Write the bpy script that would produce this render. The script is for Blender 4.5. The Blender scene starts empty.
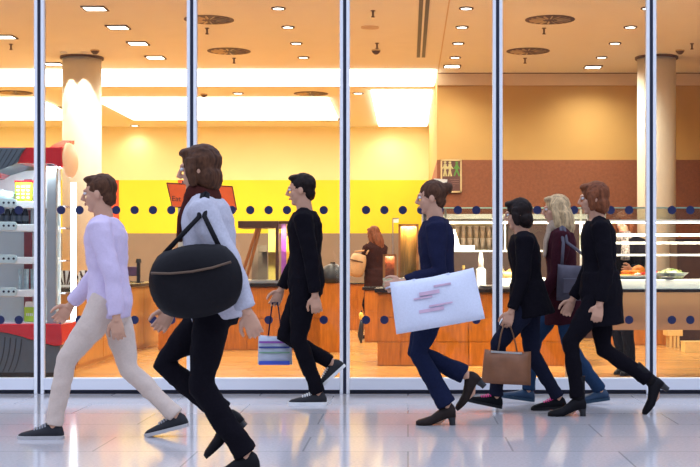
import bpy, bmesh, math, random
from mathutils import Vector, Matrix
random.seed(7)
C = bpy.context.scene.collection
PI = math.pi
R = math.radians
F = 1305.0; VX = 408.0; VY = 262.0; EYE = 1.08      # camera calibration (700 x 467 frame)
def K(Y): return F / Y
def QX(px, Y): return (px - VX) * Y / F
def QZ(py, Y): return EYE + (VY - py) * Y / F
def FY(py): return F * EYE / (py - VY)               # depth of a floor point

# ------------------------------------------------------------------ materials
MATS = {}
def mat(name, col, rough=0.6, metal=0.0, var=0.08, scale=12.0, bump=0.0, emit=None, estr=0.0, stretch=None, spec=0.5, coat=0.0):
    if name in MATS: return MATS[name]
    m = bpy.data.materials.new(name); m.use_nodes = True
    nt = m.node_tree; b = nt.nodes['Principled BSDF']
    tc = nt.nodes.new('ShaderNodeTexCoord'); mp = nt.nodes.new('ShaderNodeMapping')
    nt.links.new(tc.outputs['Object'], mp.inputs['Vector'])
    if stretch: mp.inputs['Scale'].default_value = stretch
    nz = nt.nodes.new('ShaderNodeTexNoise'); nz.inputs['Scale'].default_value = scale; nz.inputs['Detail'].default_value = 5
    nt.links.new(mp.outputs[0], nz.inputs['Vector'])
    rp = nt.nodes.new('ShaderNodeMapRange'); rp.inputs['From Min'].default_value = .3; rp.inputs['From Max'].default_value = .7
    nt.links.new(nz.outputs['Fac'], rp.inputs['Value'])
    mx = nt.nodes.new('ShaderNodeMix'); mx.data_type = 'RGBA'
    mx.inputs[6].default_value = tuple(max(0, c * (1 - var)) for c in col[:3]) + (1,)
    mx.inputs[7].default_value = tuple(min(1, c * (1 + var)) for c in col[:3]) + (1,)
    nt.links.new(rp.outputs[0], mx.inputs[0]); nt.links.new(mx.outputs[2], b.inputs['Base Color'])
    b.inputs['Roughness'].default_value = rough; b.inputs['Metallic'].default_value = metal
    b.inputs['Specular IOR Level'].default_value = spec
    b.inputs['Coat Weight'].default_value = coat
    if bump > 0:
        bp = nt.nodes.new('ShaderNodeBump'); bp.inputs['Strength'].default_value = bump; bp.inputs['Distance'].default_value = .01
        nt.links.new(nz.outputs['Fac'], bp.inputs['Height']); nt.links.new(bp.outputs[0], b.inputs['Normal'])
    if emit:
        b.inputs['Emission Color'].default_value = tuple(emit) + (1,); b.inputs['Emission Strength'].default_value = estr
    MATS[name] = m; return m

def glass_mat(name, tint=(1, 1, 1), refl=1.0, rough=0.0):
    if name in MATS: return MATS[name]
    m = bpy.data.materials.new(name); m.use_nodes = True; nt = m.node_tree
    for n in list(nt.nodes): nt.nodes.remove(n)
    o = nt.nodes.new('ShaderNodeOutputMaterial'); mx = nt.nodes.new('ShaderNodeMixShader')
    tr = nt.nodes.new('ShaderNodeBsdfTransparent'); tr.inputs[0].default_value = tuple(tint) + (1,)
    gl = nt.nodes.new('ShaderNodeBsdfGlossy'); gl.inputs['Roughness'].default_value = rough
    fr = nt.nodes.new('ShaderNodeFresnel'); fr.inputs['IOR'].default_value = 1.45
    mu = nt.nodes.new('ShaderNodeMath'); mu.operation = 'MULTIPLY'; mu.inputs[1].default_value = refl
    nt.links.new(fr.outputs[0], mu.inputs[0]); nt.links.new(mu.outputs[0], mx.inputs[0])
    nt.links.new(tr.outputs[0], mx.inputs[1]); nt.links.new(gl.outputs[0], mx.inputs[2]); nt.links.new(mx.outputs[0], o.inputs[0])
    MATS[name] = m; return m

def tile_mat(name, c1, c2, mortar, w, h, msize, rough, axes='XY', offset=0.0, bump=0.0, spec=0.5, nscale=3.0, nvar=.12, stretch=(1, 1, 1)):
    m = bpy.data.materials.new(name); m.use_nodes = True; nt = m.node_tree; b = nt.nodes['Principled BSDF']
    tc = nt.nodes.new('ShaderNodeTexCoord'); sx = nt.nodes.new('ShaderNodeSeparateXYZ'); cx = nt.nodes.new('ShaderNodeCombineXYZ')
    nt.links.new(tc.outputs['Object'], sx.inputs[0])
    nt.links.new(sx.outputs[axes[0]], cx.inputs[0]); nt.links.new(sx.outputs[axes[1]], cx.inputs[1])
    br = nt.nodes.new('ShaderNodeTexBrick'); br.offset = offset
    br.inputs['Scale'].default_value = 1; br.inputs['Brick Width'].default_value = w; br.inputs['Row Height'].default_value = h
    br.inputs['Mortar Size'].default_value = msize; br.inputs['Mortar Smooth'].default_value = .1
    br.inputs['Color1'].default_value = c1 + (1,); br.inputs['Color2'].default_value = c2 + (1,); br.inputs['Mortar'].default_value = mortar + (1,)
    nt.links.new(cx.outputs[0], br.inputs['Vector'])
    mp = nt.nodes.new('ShaderNodeMapping'); mp.inputs['Scale'].default_value = stretch
    nt.links.new(tc.outputs['Object'], mp.inputs['Vector'])
    nz = nt.nodes.new('ShaderNodeTexNoise'); nz.inputs['Scale'].default_value = nscale; nz.inputs['Detail'].default_value = 6
    nt.links.new(mp.outputs[0], nz.inputs['Vector'])
    mr = nt.nodes.new('ShaderNodeMapRange'); mr.inputs['From Min'].default_value = .3; mr.inputs['From Max'].default_value = .7
    mr.inputs['To Min'].default_value = 1 - nvar; mr.inputs['To Max'].default_value = 1 + nvar
    nt.links.new(nz.outputs['Fac'], mr.inputs['Value'])
    mx = nt.nodes.new('ShaderNodeMix'); mx.data_type = 'RGBA'; mx.blend_type = 'MULTIPLY'; mx.inputs[0].default_value = 1
    nt.links.new(br.outputs['Color'], mx.inputs[6]); nt.links.new(mr.outputs[0], mx.inputs[7]); nt.links.new(mx.outputs[2], b.inputs['Base Color'])
    b.inputs['Roughness'].default_value = rough; b.inputs['Specular IOR Level'].default_value = spec
    MATS[name] = m; return m

# setting
m_stone = tile_mat('stone_tiles', (.58, .55, .56), (.52, .50, .51), (.36, .35, .36), 1.2, .62, .006, .11, 'XY', .5, spec=.55, nscale=60, nvar=.10)
m_woodfloor = tile_mat('wood_floor', (.60, .31, .09), (.52, .25, .07), (.30, .14, .04), 1.6, .16, .003, .22, 'XY', .4, nscale=5, nvar=.15, stretch=(.6, 6, 1))
m_ceil = mat('ceiling_paint', (.93, .92, .87), .8, var=.02, scale=3)
m_upper = mat('pale_wall_paint', (.86, .74, .38), .8, var=.03, scale=2)
m_yellow = mat('yellow_wall_paint', (.84, .66, .02), .7, var=.03, scale=2)
m_taupe = mat('taupe_wall_paint', (.25, .19, .15), .8, var=.04, scale=3)
m_redwall = mat('red_wall_paint', (.75, .09, .03), .7, var=.04, scale=3)
m_tan = mat('tan_wall_paint', (.60, .37, .12), .8, var=.05, scale=2)
m_terra = mat('terracotta_wall', (.27, .09, .038), .75, var=.12, scale=25)
m_white = mat('white_paint', (.85, .83, .80), .6, var=.02)
m_cream = mat('cream_paint', (.84, .78, .64), .6, var=.03)
m_cornice = mat('cornice_paint', (.72, .55, .36), .7, var=.03)
m_alu = mat('pale_aluminium', (.95, .96, .97), .4, .0, var=.03, scale=30)
m_alus = mat('satin_sill_aluminium', (.82, .84, .89), .4, .1, var=.02, scale=4, stretch=(.4, 1, 1))
m_gasket = mat('black_gasket', (.008, .011, .035), .5, var=.1)
m_glass = glass_mat('facade_glass', (.97, .985, .98), .75)
m_clear = glass_mat('clear_glass', (.95, .98, .97), 1.0)
m_green_edge = mat('glass_edge', (.35, .62, .52), .15, var=.05, spec=.8)
m_dot = mat('navy_marker_film', (.010, .017, .080), .4, var=.05)
m_wood = mat('orange_wood_veneer', (.43, .135, .011), .32, var=.22, scale=6, stretch=(6, 6, .7), bump=.02)
m_wood2 = mat('light_wood_veneer', (.56, .25, .05), .32, var=.16, scale=6, stretch=(6, 6, .7), bump=.02)
m_darktop = mat('dark_counter_top', (.016, .010, .010), .22, var=.2)
m_darkbrown = mat('dark_brown_laminate', (.055, .022, .014), .35, var=.2, scale=8)
m_kick = mat('dark_groove', (.10, .035, .012), .6)
m_whitetop = mat('white_solid_surface', (.90, .89, .88), .25, var=.02)
m_steel = mat('brushed_steel', (.62, .60, .57), .28, .9, var=.06, scale=40, stretch=(1, 1, 14))
m_black = mat('black_plastic', (.012, .012, .015), .4, var=.1)
m_vent = mat('brown_vent_metal', (.10, .055, .03), .5, .2, var=.1)
m_ventslat = mat('vent_slat_metal', (.55, .42, .22), .4, .3, var=.1)
m_red = mat('glossy_red_plastic', (.62, .015, .025), .25, var=.05, coat=.3)
m_grey = mat('slate_grey_plastic', (.10, .135, .18), .4, var=.06)
m_greyrib = mat('grey_rib_groove', (.03, .04, .055), .5)
m_coolwhite = mat('cool_white_plastic', (.80, .86, .90), .35, var=.02)
m_coolgrey = mat('cool_grey_aluminium', (.38, .42, .46), .35, .4, var=.04)
m_maroon = mat('maroon_panel', (.28, .05, .07), .5, var=.06)
m_paper = mat('white_paper', (.86, .84, .80), .7, var=.03)
m_panel = mat('luminous_panel', (.9, .9, .85), .5, emit=(1, .94, .78), estr=6.0)
m_down = mat('downlight_lens', (.9, .9, .85), .5, emit=(1, .95, .82), estr=9.0)
m_tube = mat('cooler_light_tube', (.9, .95, 1), .4, emit=(.86, .95, 1), estr=5.0)
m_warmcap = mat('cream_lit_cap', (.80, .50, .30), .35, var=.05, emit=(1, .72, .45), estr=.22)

# ------------------------------------------------------------------ mesh helpers
def obj(name, bm, m, parent=None, smooth=False, loc=None, bevel=0):
    me = bpy.data.meshes.new(name)
    if isinstance(m, (list, tuple)):
        for q in m: me.materials.append(q)
    else: me.materials.append(m)
    bmesh.ops.recalc_face_normals(bm, faces=bm.faces)
    bm.to_mesh(me); bm.free()
    if smooth:
        for p in me.polygons: p.use_smooth = True
    o = bpy.data.objects.new(name, me); C.objects.link(o)
    if loc is not None: o.location = loc
    if parent is not None: o.parent = parent
    if bevel:
        b = o.modifiers.new('bevel', 'BEVEL'); b.width = bevel; b.segments = 2; b.limit_method = 'ANGLE'
    return o
def tag(o, label, cat, group=None, kind=None):
    if label: o['label'] = label
    if cat: o['category'] = cat
    if group: o['group'] = group
    if kind: o['kind'] = kind
    return o
def thing(name, label, cat, loc=(0, 0, 0), rz=0, group=None):
    o = bpy.data.objects.new(name, None); C.objects.link(o); o.empty_display_size = .1
    o.location = loc; o.rotation_euler = (0, 0, rz)
    return tag(o, label, cat, group)
def struct(o):
    o['kind'] = 'structure'; return o
def B(): return bmesh.new()
def box(bm, x0, x1, y0, y1, z0, z1, mi=0, M=None):
    vs = [bm.verts.new((x, y, z)) for x in (x0, x1) for y in (y0, y1) for z in (z0, z1)]
    if M is not None:
        for v in vs: v.co = M @ v.co
    for idx in ((0, 1, 3, 2), (4, 6, 7, 5), (0, 4, 5, 1), (2, 3, 7, 6), (0, 2, 6, 4), (1, 5, 7, 3)):
        f = bm.faces.new([vs[i] for i in idx]); f.material_index = mi
    return bm
def bx(*a): return box(bmesh.new(), *a)
def cyl(bm, c, r0, r1, z0, z1, n=24, M=None, mi=0):
    a = []; b = []
    for i in range(n):
        t = 2 * PI * i / n
        p = Vector((c[0] + r0 * math.cos(t), c[1] + r0 * math.sin(t), z0)); q = Vector((c[0] + r1 * math.cos(t), c[1] + r1 * math.sin(t), z1))
        if M is not None: p = M @ p; q = M @ q
        a.append(bm.verts.new(p)); b.append(bm.verts.new(q))
    for i in range(n):
        f = bm.faces.new((a[i], a[(i + 1) % n], b[(i + 1) % n], b[i])); f.material_index = mi
    bm.faces.new(a[::-1]).material_index = mi; bm.faces.new(b).material_index = mi
    return bm
def lathe(bm, prof, c=(0, 0, 0), n=24, M=None):
    rings = []
    for r, z in prof:
        ring = []
        for i in range(n):
            t = 2 * PI * i / n
            p = Vector((c[0] + r * math.cos(t), c[1] + r * math.sin(t), c[2] + z))
            if M is not None: p = M @ p
            ring.append(bm.verts.new(p))
        rings.append(ring)
    for a, b in zip(rings, rings[1:]):
        for i in range(n): bm.faces.new((a[i], a[(i + 1) % n], b[(i + 1) % n], b[i]))
    bm.faces.new(rings[0][::-1]); bm.faces.new(rings[-1])
    return bm
def prism_xz(bm, pts, y0, y1):
    a = [bm.verts.new((x, y0, z)) for x, z in pts]; b = [bm.verts.new((x, y1, z)) for x, z in pts]
    n = len(pts)
    for i in range(n): bm.faces.new((a[i], a[(i + 1) % n], b[(i + 1) % n], b[i]))
    bm.faces.new(a[::-1]); bm.faces.new(b)
    return bm
def tube(bm, pts, rads, side=(0, 1, 0), n=14, M=None):
    """elliptic loft: rads = r or (along side, across)"""
    pts = [Vector(p) for p in pts]; side = Vector(side); rings = []
    for i, p in enumerate(pts):
        t = (pts[min(i + 1, len(pts) - 1)] - pts[max(i - 1, 0)]).normalized()
        u = side - t * side.dot(t)
        if u.length < 1e-4: u = Vector((1, 0, 0)) - t * t.x
        u.normalize(); v = t.cross(u)
        r = rads[i] if isinstance(rads, (list, tuple)) and not isinstance(rads, float) else rads
        a, b = r if isinstance(r, (list, tuple)) else (r, r)
        ring = []
        for k in range(n):
            q = p + u * (a * math.cos(2 * PI * k / n)) + v * (b * math.sin(2 * PI * k / n))
            if M is not None: q = M @ q
            ring.append(bm.verts.new(q))
        rings.append(ring)
    for a, b in zip(rings, rings[1:]):
        for k in range(n): bm.faces.new((a[k], a[(k + 1) % n], b[(k + 1) % n], b[k]))
    bm.faces.new(rings[0][::-1]); bm.faces.new(rings[-1])
    return bm
def ellip(bm, c, ax, M=None, nu=20, nv=12):
    c = Vector(c); top = None; rings = []
    for j in range(1, nv):
        ph = PI * j / nv; ring = []
        for i in range(nu):
            th = 2 * PI * i / nu
            p = c + Vector((ax[0] * math.sin(ph) * math.cos(th), ax[1] * math.sin(ph) * math.sin(th), ax[2] * math.cos(ph)))
            ring.append(bm.verts.new(M @ p if M is not None else p))
        rings.append(ring)
    t = c + Vector((0, 0, ax[2])); b = c - Vector((0, 0, ax[2]))
    t = bm.verts.new(M @ t if M is not None else t); b = bm.verts.new(M @ b if M is not None else b)
    for a, d in zip(rings, rings[1:]):
        for i in range(nu): bm.faces.new((a[i], d[i], d[(i + 1) % nu], a[(i + 1) % nu]))
    for i in range(nu):
        bm.faces.new((t, rings[0][i], rings[0][(i + 1) % nu])); bm.faces.new((b, rings[-1][(i + 1) % nu], rings[-1][i]))
    return bm
def remesh(o, vox, smooth=4, fac=.5):
    r = o.modifiers.new('remesh', 'REMESH'); r.mode = 'VOXEL'; r.voxel_size = vox; r.use_smooth_shade = True
    s = o.modifiers.new('smooth', 'SMOOTH'); s.iterations = smooth; s.factor = fac
    return o
def text_mesh(name, txt, size, m, parent, M):
    cu = bpy.data.curves.new(name, 'FONT'); cu.body = txt; cu.size = size; cu.extrude = .0015
    t = bpy.data.objects.new(name + '_tmp', cu); C.objects.link(t)
    bpy.context.view_layer.update()
    me = bpy.data.meshes.new_from_object(t.evaluated_get(bpy.context.evaluated_depsgraph_get()))
    bpy.data.objects.remove(t); me.name = name; me.materials.clear(); me.materials.append(m)
    me.transform(M)
    o = bpy.data.objects.new(name, me); C.objects.link(o); o.parent = parent
    return o
def dup(root, label=None, loc=None, rz=None):
    r = root.copy(); C.objects.link(r)
    if label: r['label'] = label
    if loc is not None: r.location = loc
    if rz is not None: r.rotation_euler = (0, 0, rz)
    for ch in list(root.children):
        c = ch.copy(); C.objects.link(c); c.parent = r
        for g in list(ch.children):
            d = g.copy(); C.objects.link(d); d.parent = c
    return r
ORD = ['first', 'second', 'third', 'fourth', 'fifth', 'sixth', 'seventh', 'eighth']

# ------------------------------------------------------------------ setting
YF = 10.7; ZC = 4.0; YB = 28.2; YW = 20.2; XE = .449
struct(obj('floor', bx(-16, 16, -8, YF, -.15, 0), m_stone))
struct(obj('floor_interior', bx(-11, 7.5, YF, YB, -.15, 0), m_woodfloor))
struct(obj('ceiling', bx(-11, 7.5, YF, YB, ZC, ZC + .15), m_ceil))
w = struct(obj('wall_back', bx(-11, XE, YB, YB + .2, 2.85, ZC), m_upper))
struct(obj('wall_back_yellow', bx(-11, XE, YB - .004, YB + .2, 1.70, 2.85), m_yellow))
struct(obj('wall_back_taupe', bx(-11, XE, YB - .002, YB + .2, 0, 1.70), m_taupe))
struct(obj('wall_left', bx(-11.2, -11, YF, YB, 0, ZC), m_upper))
struct(obj('wall_right', bx(7.5, 7.7, YF, YB, 0, ZC), m_tan))
struct(obj('wall_kitchen', bx(XE, 7.5, YW, YB, 2.66, ZC), m_tan))
struct(obj('wall_kitchen_terracotta', bx(XE, 7.5, YW - .006, YB, 0, 2.66), m_terra))
struct(obj('trim_1', bx(XE, 7.5, YW - .05, YW, ZC - .19, ZC - .012), m_cornice))
struct(obj('trim_2', bx(XE, 7.5, YW - .055, YW, ZC - .012, ZC), m_kick))
for k, (a, b) in enumerate(((102, 119), (178, 189))):
    struct(obj('trim_%d' % (3 + k), bx(QX(a, YB), QX(b, YB), YB - .012, YB - .004, 1.72, 2.85), m_redwall))
# ceiling joint line
struct(obj('trim_5', bx(XE + .005, XE + .02, YF, YW - .05, ZC - .004, ZC), m_cornice))

# facade: mullions, sills, panes
MX = [QX(p, YF) for p in (-113.5, 39.5, 192, 344.8, 497.5, 651, 804, 957)]
for i, x in enumerate(MX):
    t = struct(obj('trim_%d' % (10 + i), bx(x - .0135, x + .0135, YF - .014, YF + .03, 0, ZC), m_gasket))
    for s in (-1, 1):
        obj('mullion_bar', bx(min(x + s * .0135, x + s * .041), max(x + s * .0135, x + s * .041), YF - .02, YF + .035, .0, ZC), m_alu, t, bevel=.004)
DX = [(-55.2 + 18.4 * k) / K(YF) for k in range(7)]
dotm = cyl(B(), (0, 0), .035, .035, -.0015, .0015, 20, Matrix.Rotation(PI / 2, 4, 'X'))
dot0 = None
for i in range(len(MX) - 1):
    x0, x1 = MX[i] + .041, MX[i + 1] - .041
    g = struct(obj('window_%d' % (i + 1), bx(x0, x1, YF + .02, YF + .032, .13, ZC), m_glass))
    s = struct(obj('trim_%d' % (30 + i), bx(x0, x1, YF - .03, YF + .06, .034, .13), m_alus, bevel=.004))
    struct(obj('trim_%d' % (40 + i), bx(x0, x1, YF + .01, YF + .06, 0, .034), m_gasket))
    xm = (MX[i] + MX[i + 1]) / 2
    for z in (QZ(210, YF), QZ(320, YF)):
        for d in DX:
            if dot0 is None:
                o = dot0 = obj('marker_dot', dotm, m_dot, g)
            else:
                o = dot0.copy(); C.objects.link(o); o.parent = g
            o.location = (xm + d, YF + .017, z)

# columns
for px, lab in ((82, 'round pale plaster column on the left behind the drinks cooler'), (656.5, 'round tan column on the right behind the food counter')):
    Y = 18.6; x = QX(px, Y)
    t = thing('column', lab, 'column', (x, Y, 0))
    obj('shaft', cyl(B(), (0, 0), .272, .272, 0, ZC - .03, 48), m_cream, t, True)
    for p in t.children[0].data.polygons: p.use_smooth = abs(p.normal.z) < .5
    obj('cap_ring', cyl(B(), (0, 0), .305, .305, ZC - .03, ZC, 48), m_vent, t)
    if px < 100:
        for s in (-.14, .14):
            o = obj('spot_lens', cyl(B(), (s, -.46), .05, .05, ZC - .02, ZC, 20), m_white, t)
            ld = bpy.data.lights.new('column_lamp', 'SPOT'); ld.energy = 40; ld.color = (1, .9, .74); ld.spot_size = R(46); ld.spot_blend = .15; ld.shadow_soft_size = .02
            lo = bpy.data.objects.new('column_lamp', ld); C.objects.link(lo); lo.parent = t; lo.location = (s, -.46, ZC - .03); lo.rotation_euler = (R(10), 0, 0)

# ------------------------------------------------------------------ ceiling fittings
def lum(y0, y1, x0, x1, label):
    t = thing('ceiling_light', label, 'ceiling light', ((x0 + x1) / 2, (y0 + y1) / 2, ZC))
    a, b = (x1 - x0) / 2, (y1 - y0) / 2
    obj('diffuser', bx(-a, a, -b, b, -.05, -.001), m_panel, t)
    fr = B()
    for q in ((-a - .03, a + .03, -b - .03, -b), (-a - .03, a + .03, b, b + .03), (-a - .03, -a, -b, b), (a, a + .03, -b, b)): box(fr, *q, -.004, -.001)
    obj('frame', fr, m_white, t)
lum(19.75, 21.3, -10, QX(436, 19.75), 'long bright luminous ceiling strip running across the room above the columns')
lum(23.1, 26.4, -5.55, -1.42, 'large bright rectangular luminous ceiling panel in front of the yellow wall')
lum(23.1, 26.4, -10.2, -6.6, 'luminous ceiling panel partly hidden behind the left column, at the left edge')
lum(22.1, 27.6, -.62, .40, 'added glowing ceiling panel standing in for light wash by the tan wall corner')  # added emissive panel in place of light washing over the ceiling

lamp_data = bpy.data.lights.new('downlight_beam', 'SPOT')
lamp_data.energy = 112; lamp_data.color = (1, .92, .77); lamp_data.spot_size = R(150); lamp_data.spot_blend = .9; lamp_data.shadow_soft_size = .09
LP = {}
def downlight(x, y, r, label, sq=False, energy=None, key='r'):
    if (r, sq) in LP:
        t = dup(LP[(r, sq)], label, (x, y, ZC)); return t
    t = thing('downlight', label, 'downlight', (x, y, ZC), 0, None)
    if sq:
        fr = B()
        for q in ((-r - .02, r + .02, -r - .02, -r), (-r - .02, r + .02, r, r + .02), (-r - .02, -r, -r, r), (r, r + .02, -r, r)): box(fr, *q, -.016, -.001)
        obj('trim_ring', fr, m_vent, t); obj('lens', bx(-r, r, -r, r, -.010, -.001), m_down, t)
    else:
        fr = lathe(B(), [(r, -.001), (r + .022, -.001), (r + .022, -.014), (r, -.014), (r, -.001001)], n=24)
        obj('trim_ring', fr, m_vent, t); obj('lens', cyl(B(), (0, 0), r, r, -.009, -.001, 24), m_down, t)
    ldt = lamp_data
    if r == .075: ldt = lamp_data.copy(); ldt.energy = 25
    l = bpy.data.objects.new('lamp', ldt); C.objects.link(l); l.parent = t; l.location = (0, 0, -.05)
    LP[(r, sq)] = t
    return t
rows = [(-3.6, .115, True, 'row ending at the left column'), (-1.49, .062, False, 'row over the orange sign counter'),
        (.67, .062, False, 'row beside the slot diffuser'), (2.76, .062, False, 'row over the food counter')]
for x, r, sq, d in rows:
    for k in range(7):
        y = 11.4 + 1.2 * k
        if k < 3: lab = '%s recessed downlight behind the glass, %s' % (ORD[k], d)
        else: lab = '%s downlight from the top edge, %s' % (ORD[k - 3], d)
        downlight(x, y, r, lab, sq)
downlight(QX(5, 16.9), 16.9, .115, 'square recessed ceiling light at the far left edge, near a sprinkler', True)
downlight(-5.22, 19.2, .115, 'square recessed ceiling light just left of the left column top', True)
downlight(QX(452, 19.44), 19.44, .11, 'wider square downlight ending the row beside the slot diffuser', True)
downlight(QX(593, 19.5), 19.5, .11, 'wider square downlight ending the row over the food counter', True)
for px, py, lab in ((238, 93, 'small round downlight between the two luminous panels, near the second mullion'),
                    (264, 119.5, 'small round downlight just behind the large luminous panel'),
                    (358, 93, 'small round downlight right of the centre mullion, behind the bright strip'),
                    (388, 125, 'small round downlight close to the yellow wall corner'),
                    (135, 125.5, 'small round downlight close above the yellow wall at left')):
    y = F * 2.92 / (VY - py); downlight(QX(px, y), min(y, 27.9), .075, lab)

def ceil_pt(px, py):
    y = F * 2.92 / (VY - py); return (QX(px, y), y, ZC)
v0 = None
for px, py, lab in ((209, 19.5, 'round slatted ceiling vent crossing the second mullion'), (229, 51, 'round slatted ceiling vent right of the second mullion, farther back'),
                    (550, 19.5, 'round slatted ceiling vent nearest the top, over the food counter'), (528, 51, 'round slatted ceiling vent just right of the fourth mullion'),
                    (311, 93.5, 'round ceiling vent between luminous strip and large panel'), (326, 119, 'round ceiling vent left of the centre mullion near the yellow wall'),
                    (15, 92.5, 'round ceiling vent at the left edge behind the bright strip'), (55, 108, 'round ceiling vent half hidden by the left column')):
    p = ceil_pt(px, py)
    if v0 is None:
        v0 = t = thing('ceiling_vent', lab, 'vent', p)
        obj('rim', lathe(B(), [(.27, -.001), (.30, -.001), (.30, -.006), (.27, -.009), (.27, -.001001)], n=40), m_vent, t)
        obj('backing', cyl(B(), (0, 0), .27, .27, -.006, -.001, 40), m_vent, t)
        sl = B()
        for k in range(16):
            M = Matrix.Rotation(2 * PI * k / 16, 4, 'Z') @ Matrix.Translation((.15, 0, -.010)) @ Matrix.Rotation(R(25), 4, 'X')
            box(sl, -.06, .10, -.011, .011, -.003, .003, 0, M)
        obj('slats', sl, m_ventslat, t)
    else: dup(v0, lab, p)
s0 = None
for px, py, lab in ((373, 10.5, 'sprinkler head nearest the top edge, left of slot diffuser'), (377, 43, 'sprinkler head just in front of the central smoke detector'),
                    (207, 28, 'sprinkler head below the vent on the second mullion'), (234, 58, 'sprinkler head behind the second vent at left'),
                    (544, 28, 'sprinkler head behind the nearest right vent'), (525, 58, 'sprinkler head behind the vent by the fourth mullion'),
                    (692, 43.5, 'sprinkler head at the right edge beside the right column'), (11, 44, 'sprinkler head at the far left edge')):
    p = ceil_pt(px, py)
    if s0 is None:
        s0 = t = thing('ceiling_sprinkler', lab, 'sprinkler', p)
        obj('stem', cyl(B(), (0, 0), .012, .012, -.07, 0, 10), m_vent, t)
        obj('deflector', cyl(B(), (0, 0), .022, .022, -.078, -.07, 12), m_vent, t)
        obj('rosette', cyl(B(), (0, 0), .028, .028, -.008, 0, 16), m_vent, t)
    else: dup(s0, lab, p)
d0 = None
for px, py, lab in ((376, 50, 'smoke detector on the ceiling left of slot diffuser'), (95, 50, 'smoke detector in front of the left column'),
                    (680, 50, 'smoke detector beside the right column'), (204, 94, 'smoke detector near the second mullion behind the bright strip'),
                    (381, 98, 'smoke detector near the short luminous panel')):
    p = ceil_pt(px, py)
    if d0 is None:
        d0 = t = thing('smoke_detector', lab, 'smoke detector', p)
        obj('base', cyl(B(), (0, 0), .062, .062, -.018, 0, 24), m_ventslat, t)
        obj('sensor_cap', lathe(B(), [(.058, -.018), (.05, -.035), (.028, -.055), (.02, -.06)], n=24), m_vent, t)
    else: dup(d0, lab, p)
p = ceil_pt(370, 27)
t = thing('ceiling_speaker', 'flat pale round ceiling speaker left of the slot diffuser', 'speaker', p)
obj('grille', cyl(B(), (0, 0), .1, .095, -.008, 0, 32), m_cornice, t); obj('rim', lathe(B(), [(.1, 0), (.115, 0), (.112, -.012), (.1, -.012), (.1, -.00001)], n=32), m_cornice, t)
t = thing('slot_diffuser', 'long dark twin slot air diffuser in the ceiling near the centre', 'air diffuser', (QX(424.5, 14.5), 15.3, ZC))
sd = B()
for q in ((-.075, -.06), (-.0125, .0125), (.06, .075)): box(sd, *q, -3.2, 3.3, -.014, -.001)
obj('frame', sd, m_white, t)
for q in ((-.06, -.0125), (.0125, .06)): obj('slot', bx(*q, -3.2, 3.3, -.006, -.001), m_black, t)

# ------------------------------------------------------------------ camera, world, render settings
cam = bpy.data.cameras.new('camera'); co = bpy.data.objects.new('camera', cam); C.objects.link(co)
co.location = (0, 0, EYE); co.rotation_euler = (PI / 2, 0, 0)
cam.sensor_width = 36; cam.lens = F / 700 * 36; cam.shift_x = -(VX - 350) / 700; cam.shift_y = (VY - 233.5) / 700; cam.clip_end = 200
bpy.context.scene.camera = co
wd = bpy.data.worlds.new('hall'); bpy.context.scene.world = wd; wd.use_nodes = True; nt = wd.node_tree
bg = nt.nodes['Background']; tc = nt.nodes.new('ShaderNodeTexCoord'); sx = nt.nodes.new('ShaderNodeSeparateXYZ')
nt.links.new(tc.outputs['Generated'], sx.inputs[0])
rp = nt.nodes.new('ShaderNodeValToRGB'); rp.color_ramp.elements[0].position = .10; rp.color_ramp.elements[0].color = (.10, .105, .13, 1)
rp.color_ramp.elements[1].position = .55; rp.color_ramp.elements[1].color = (.92, 1.06, 1.42, 1)
nt.links.new(sx.outputs['Z'], rp.inputs[0]); nt.links.new(rp.outputs[0], bg.inputs['Color']); bg.inputs['Strength'].default_value = 1.42
sc = bpy.context.scene
sc.view_settings.view_transform = 'Standard'; sc.view_settings.look = 'None'; sc.view_settings.exposure = 0; sc.view_settings.gamma = 1
sc.view_settings.use_curve_mapping = False
sc.cycles.use_denoising = True; sc.cycles.max_bounces = 10; sc.cycles.transparent_max_bounces = 24
sc.cycles.sample_clamp_indirect = 6; sc.cycles.caustics_reflective = False; sc.cycles.caustics_refractive = False
# ------------------------------------------------------------------ drinks cooler (left)
YC0 = 11.9
def cq(px, py): return (QX(px, YC0), QZ(py, YC0))
cx0 = QX(30, YC0)
t = thing('drinks_cooler', 'open drinks cooler with red and grey curved header and white shelves', 'cooler', (cx0, YC0, 0))
def cprism(name, pts, y0, y1, m, parent=None, bevel=.008, smooth=False):
    return obj(name, prism_xz(B(), [(x - cx0, z) for x, z in (cq(*p) for p in pts)], y0, y1), m, parent or t, smooth, bevel=bevel)
def arc(p0, p1, p2, n=8):
    return [((1 - s) ** 2 * p0[0] + 2 * s * (1 - s) * p1[0] + s * s * p2[0], (1 - s) ** 2 * p0[1] + 2 * s * (1 - s) * p1[1] + s * s * p2[1]) for s in [k / n for k in range(n + 1)]]
hd = cprism('header', [(-45, 147.5), (50, 147.5), (62, 147), (62.5, 168), (55, 165)] + arc((52, 164), (50, 163.5), (44, 163.5), 3) + [(16, 163.5)] + arc((10, 165), (0, 168), (-12, 176)) + [(-45, 182)], -.02, .52, m_red)
fx_ = lambda px, Y: QX(px, Y) - cx0
fla = B(); prev = None
for s_ in range(9):
    f = s_ / 8; y = .0 + f * .52; Yw = YC0 + y
    e = math.sin(f * PI) ** .6; zt_ = QZ(147 - 6.5 * f ** .8, Yw); zb_ = QZ(164 + 14 * f, Yw)
    ring = [fla.verts.new((fx_(a, Yw), y, z)) for a, z in ((50 + 12 * f, zt_), (62.5 + 12 * f, zt_ ), (62.5 + 12 * f, zt_ - .035), (50 + 12 * f, zt_ - .03))]
    if prev:
        for i_ in range(4): fla.faces.new((prev[i_], prev[(i_ + 1) % 4], ring[(i_ + 1) % 4], ring[i_]))
    else: fla.faces.new(ring)
    prev = ring
fla.faces.new(prev[::-1]); obj('flared_edge', fla, m_red, hd)
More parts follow.
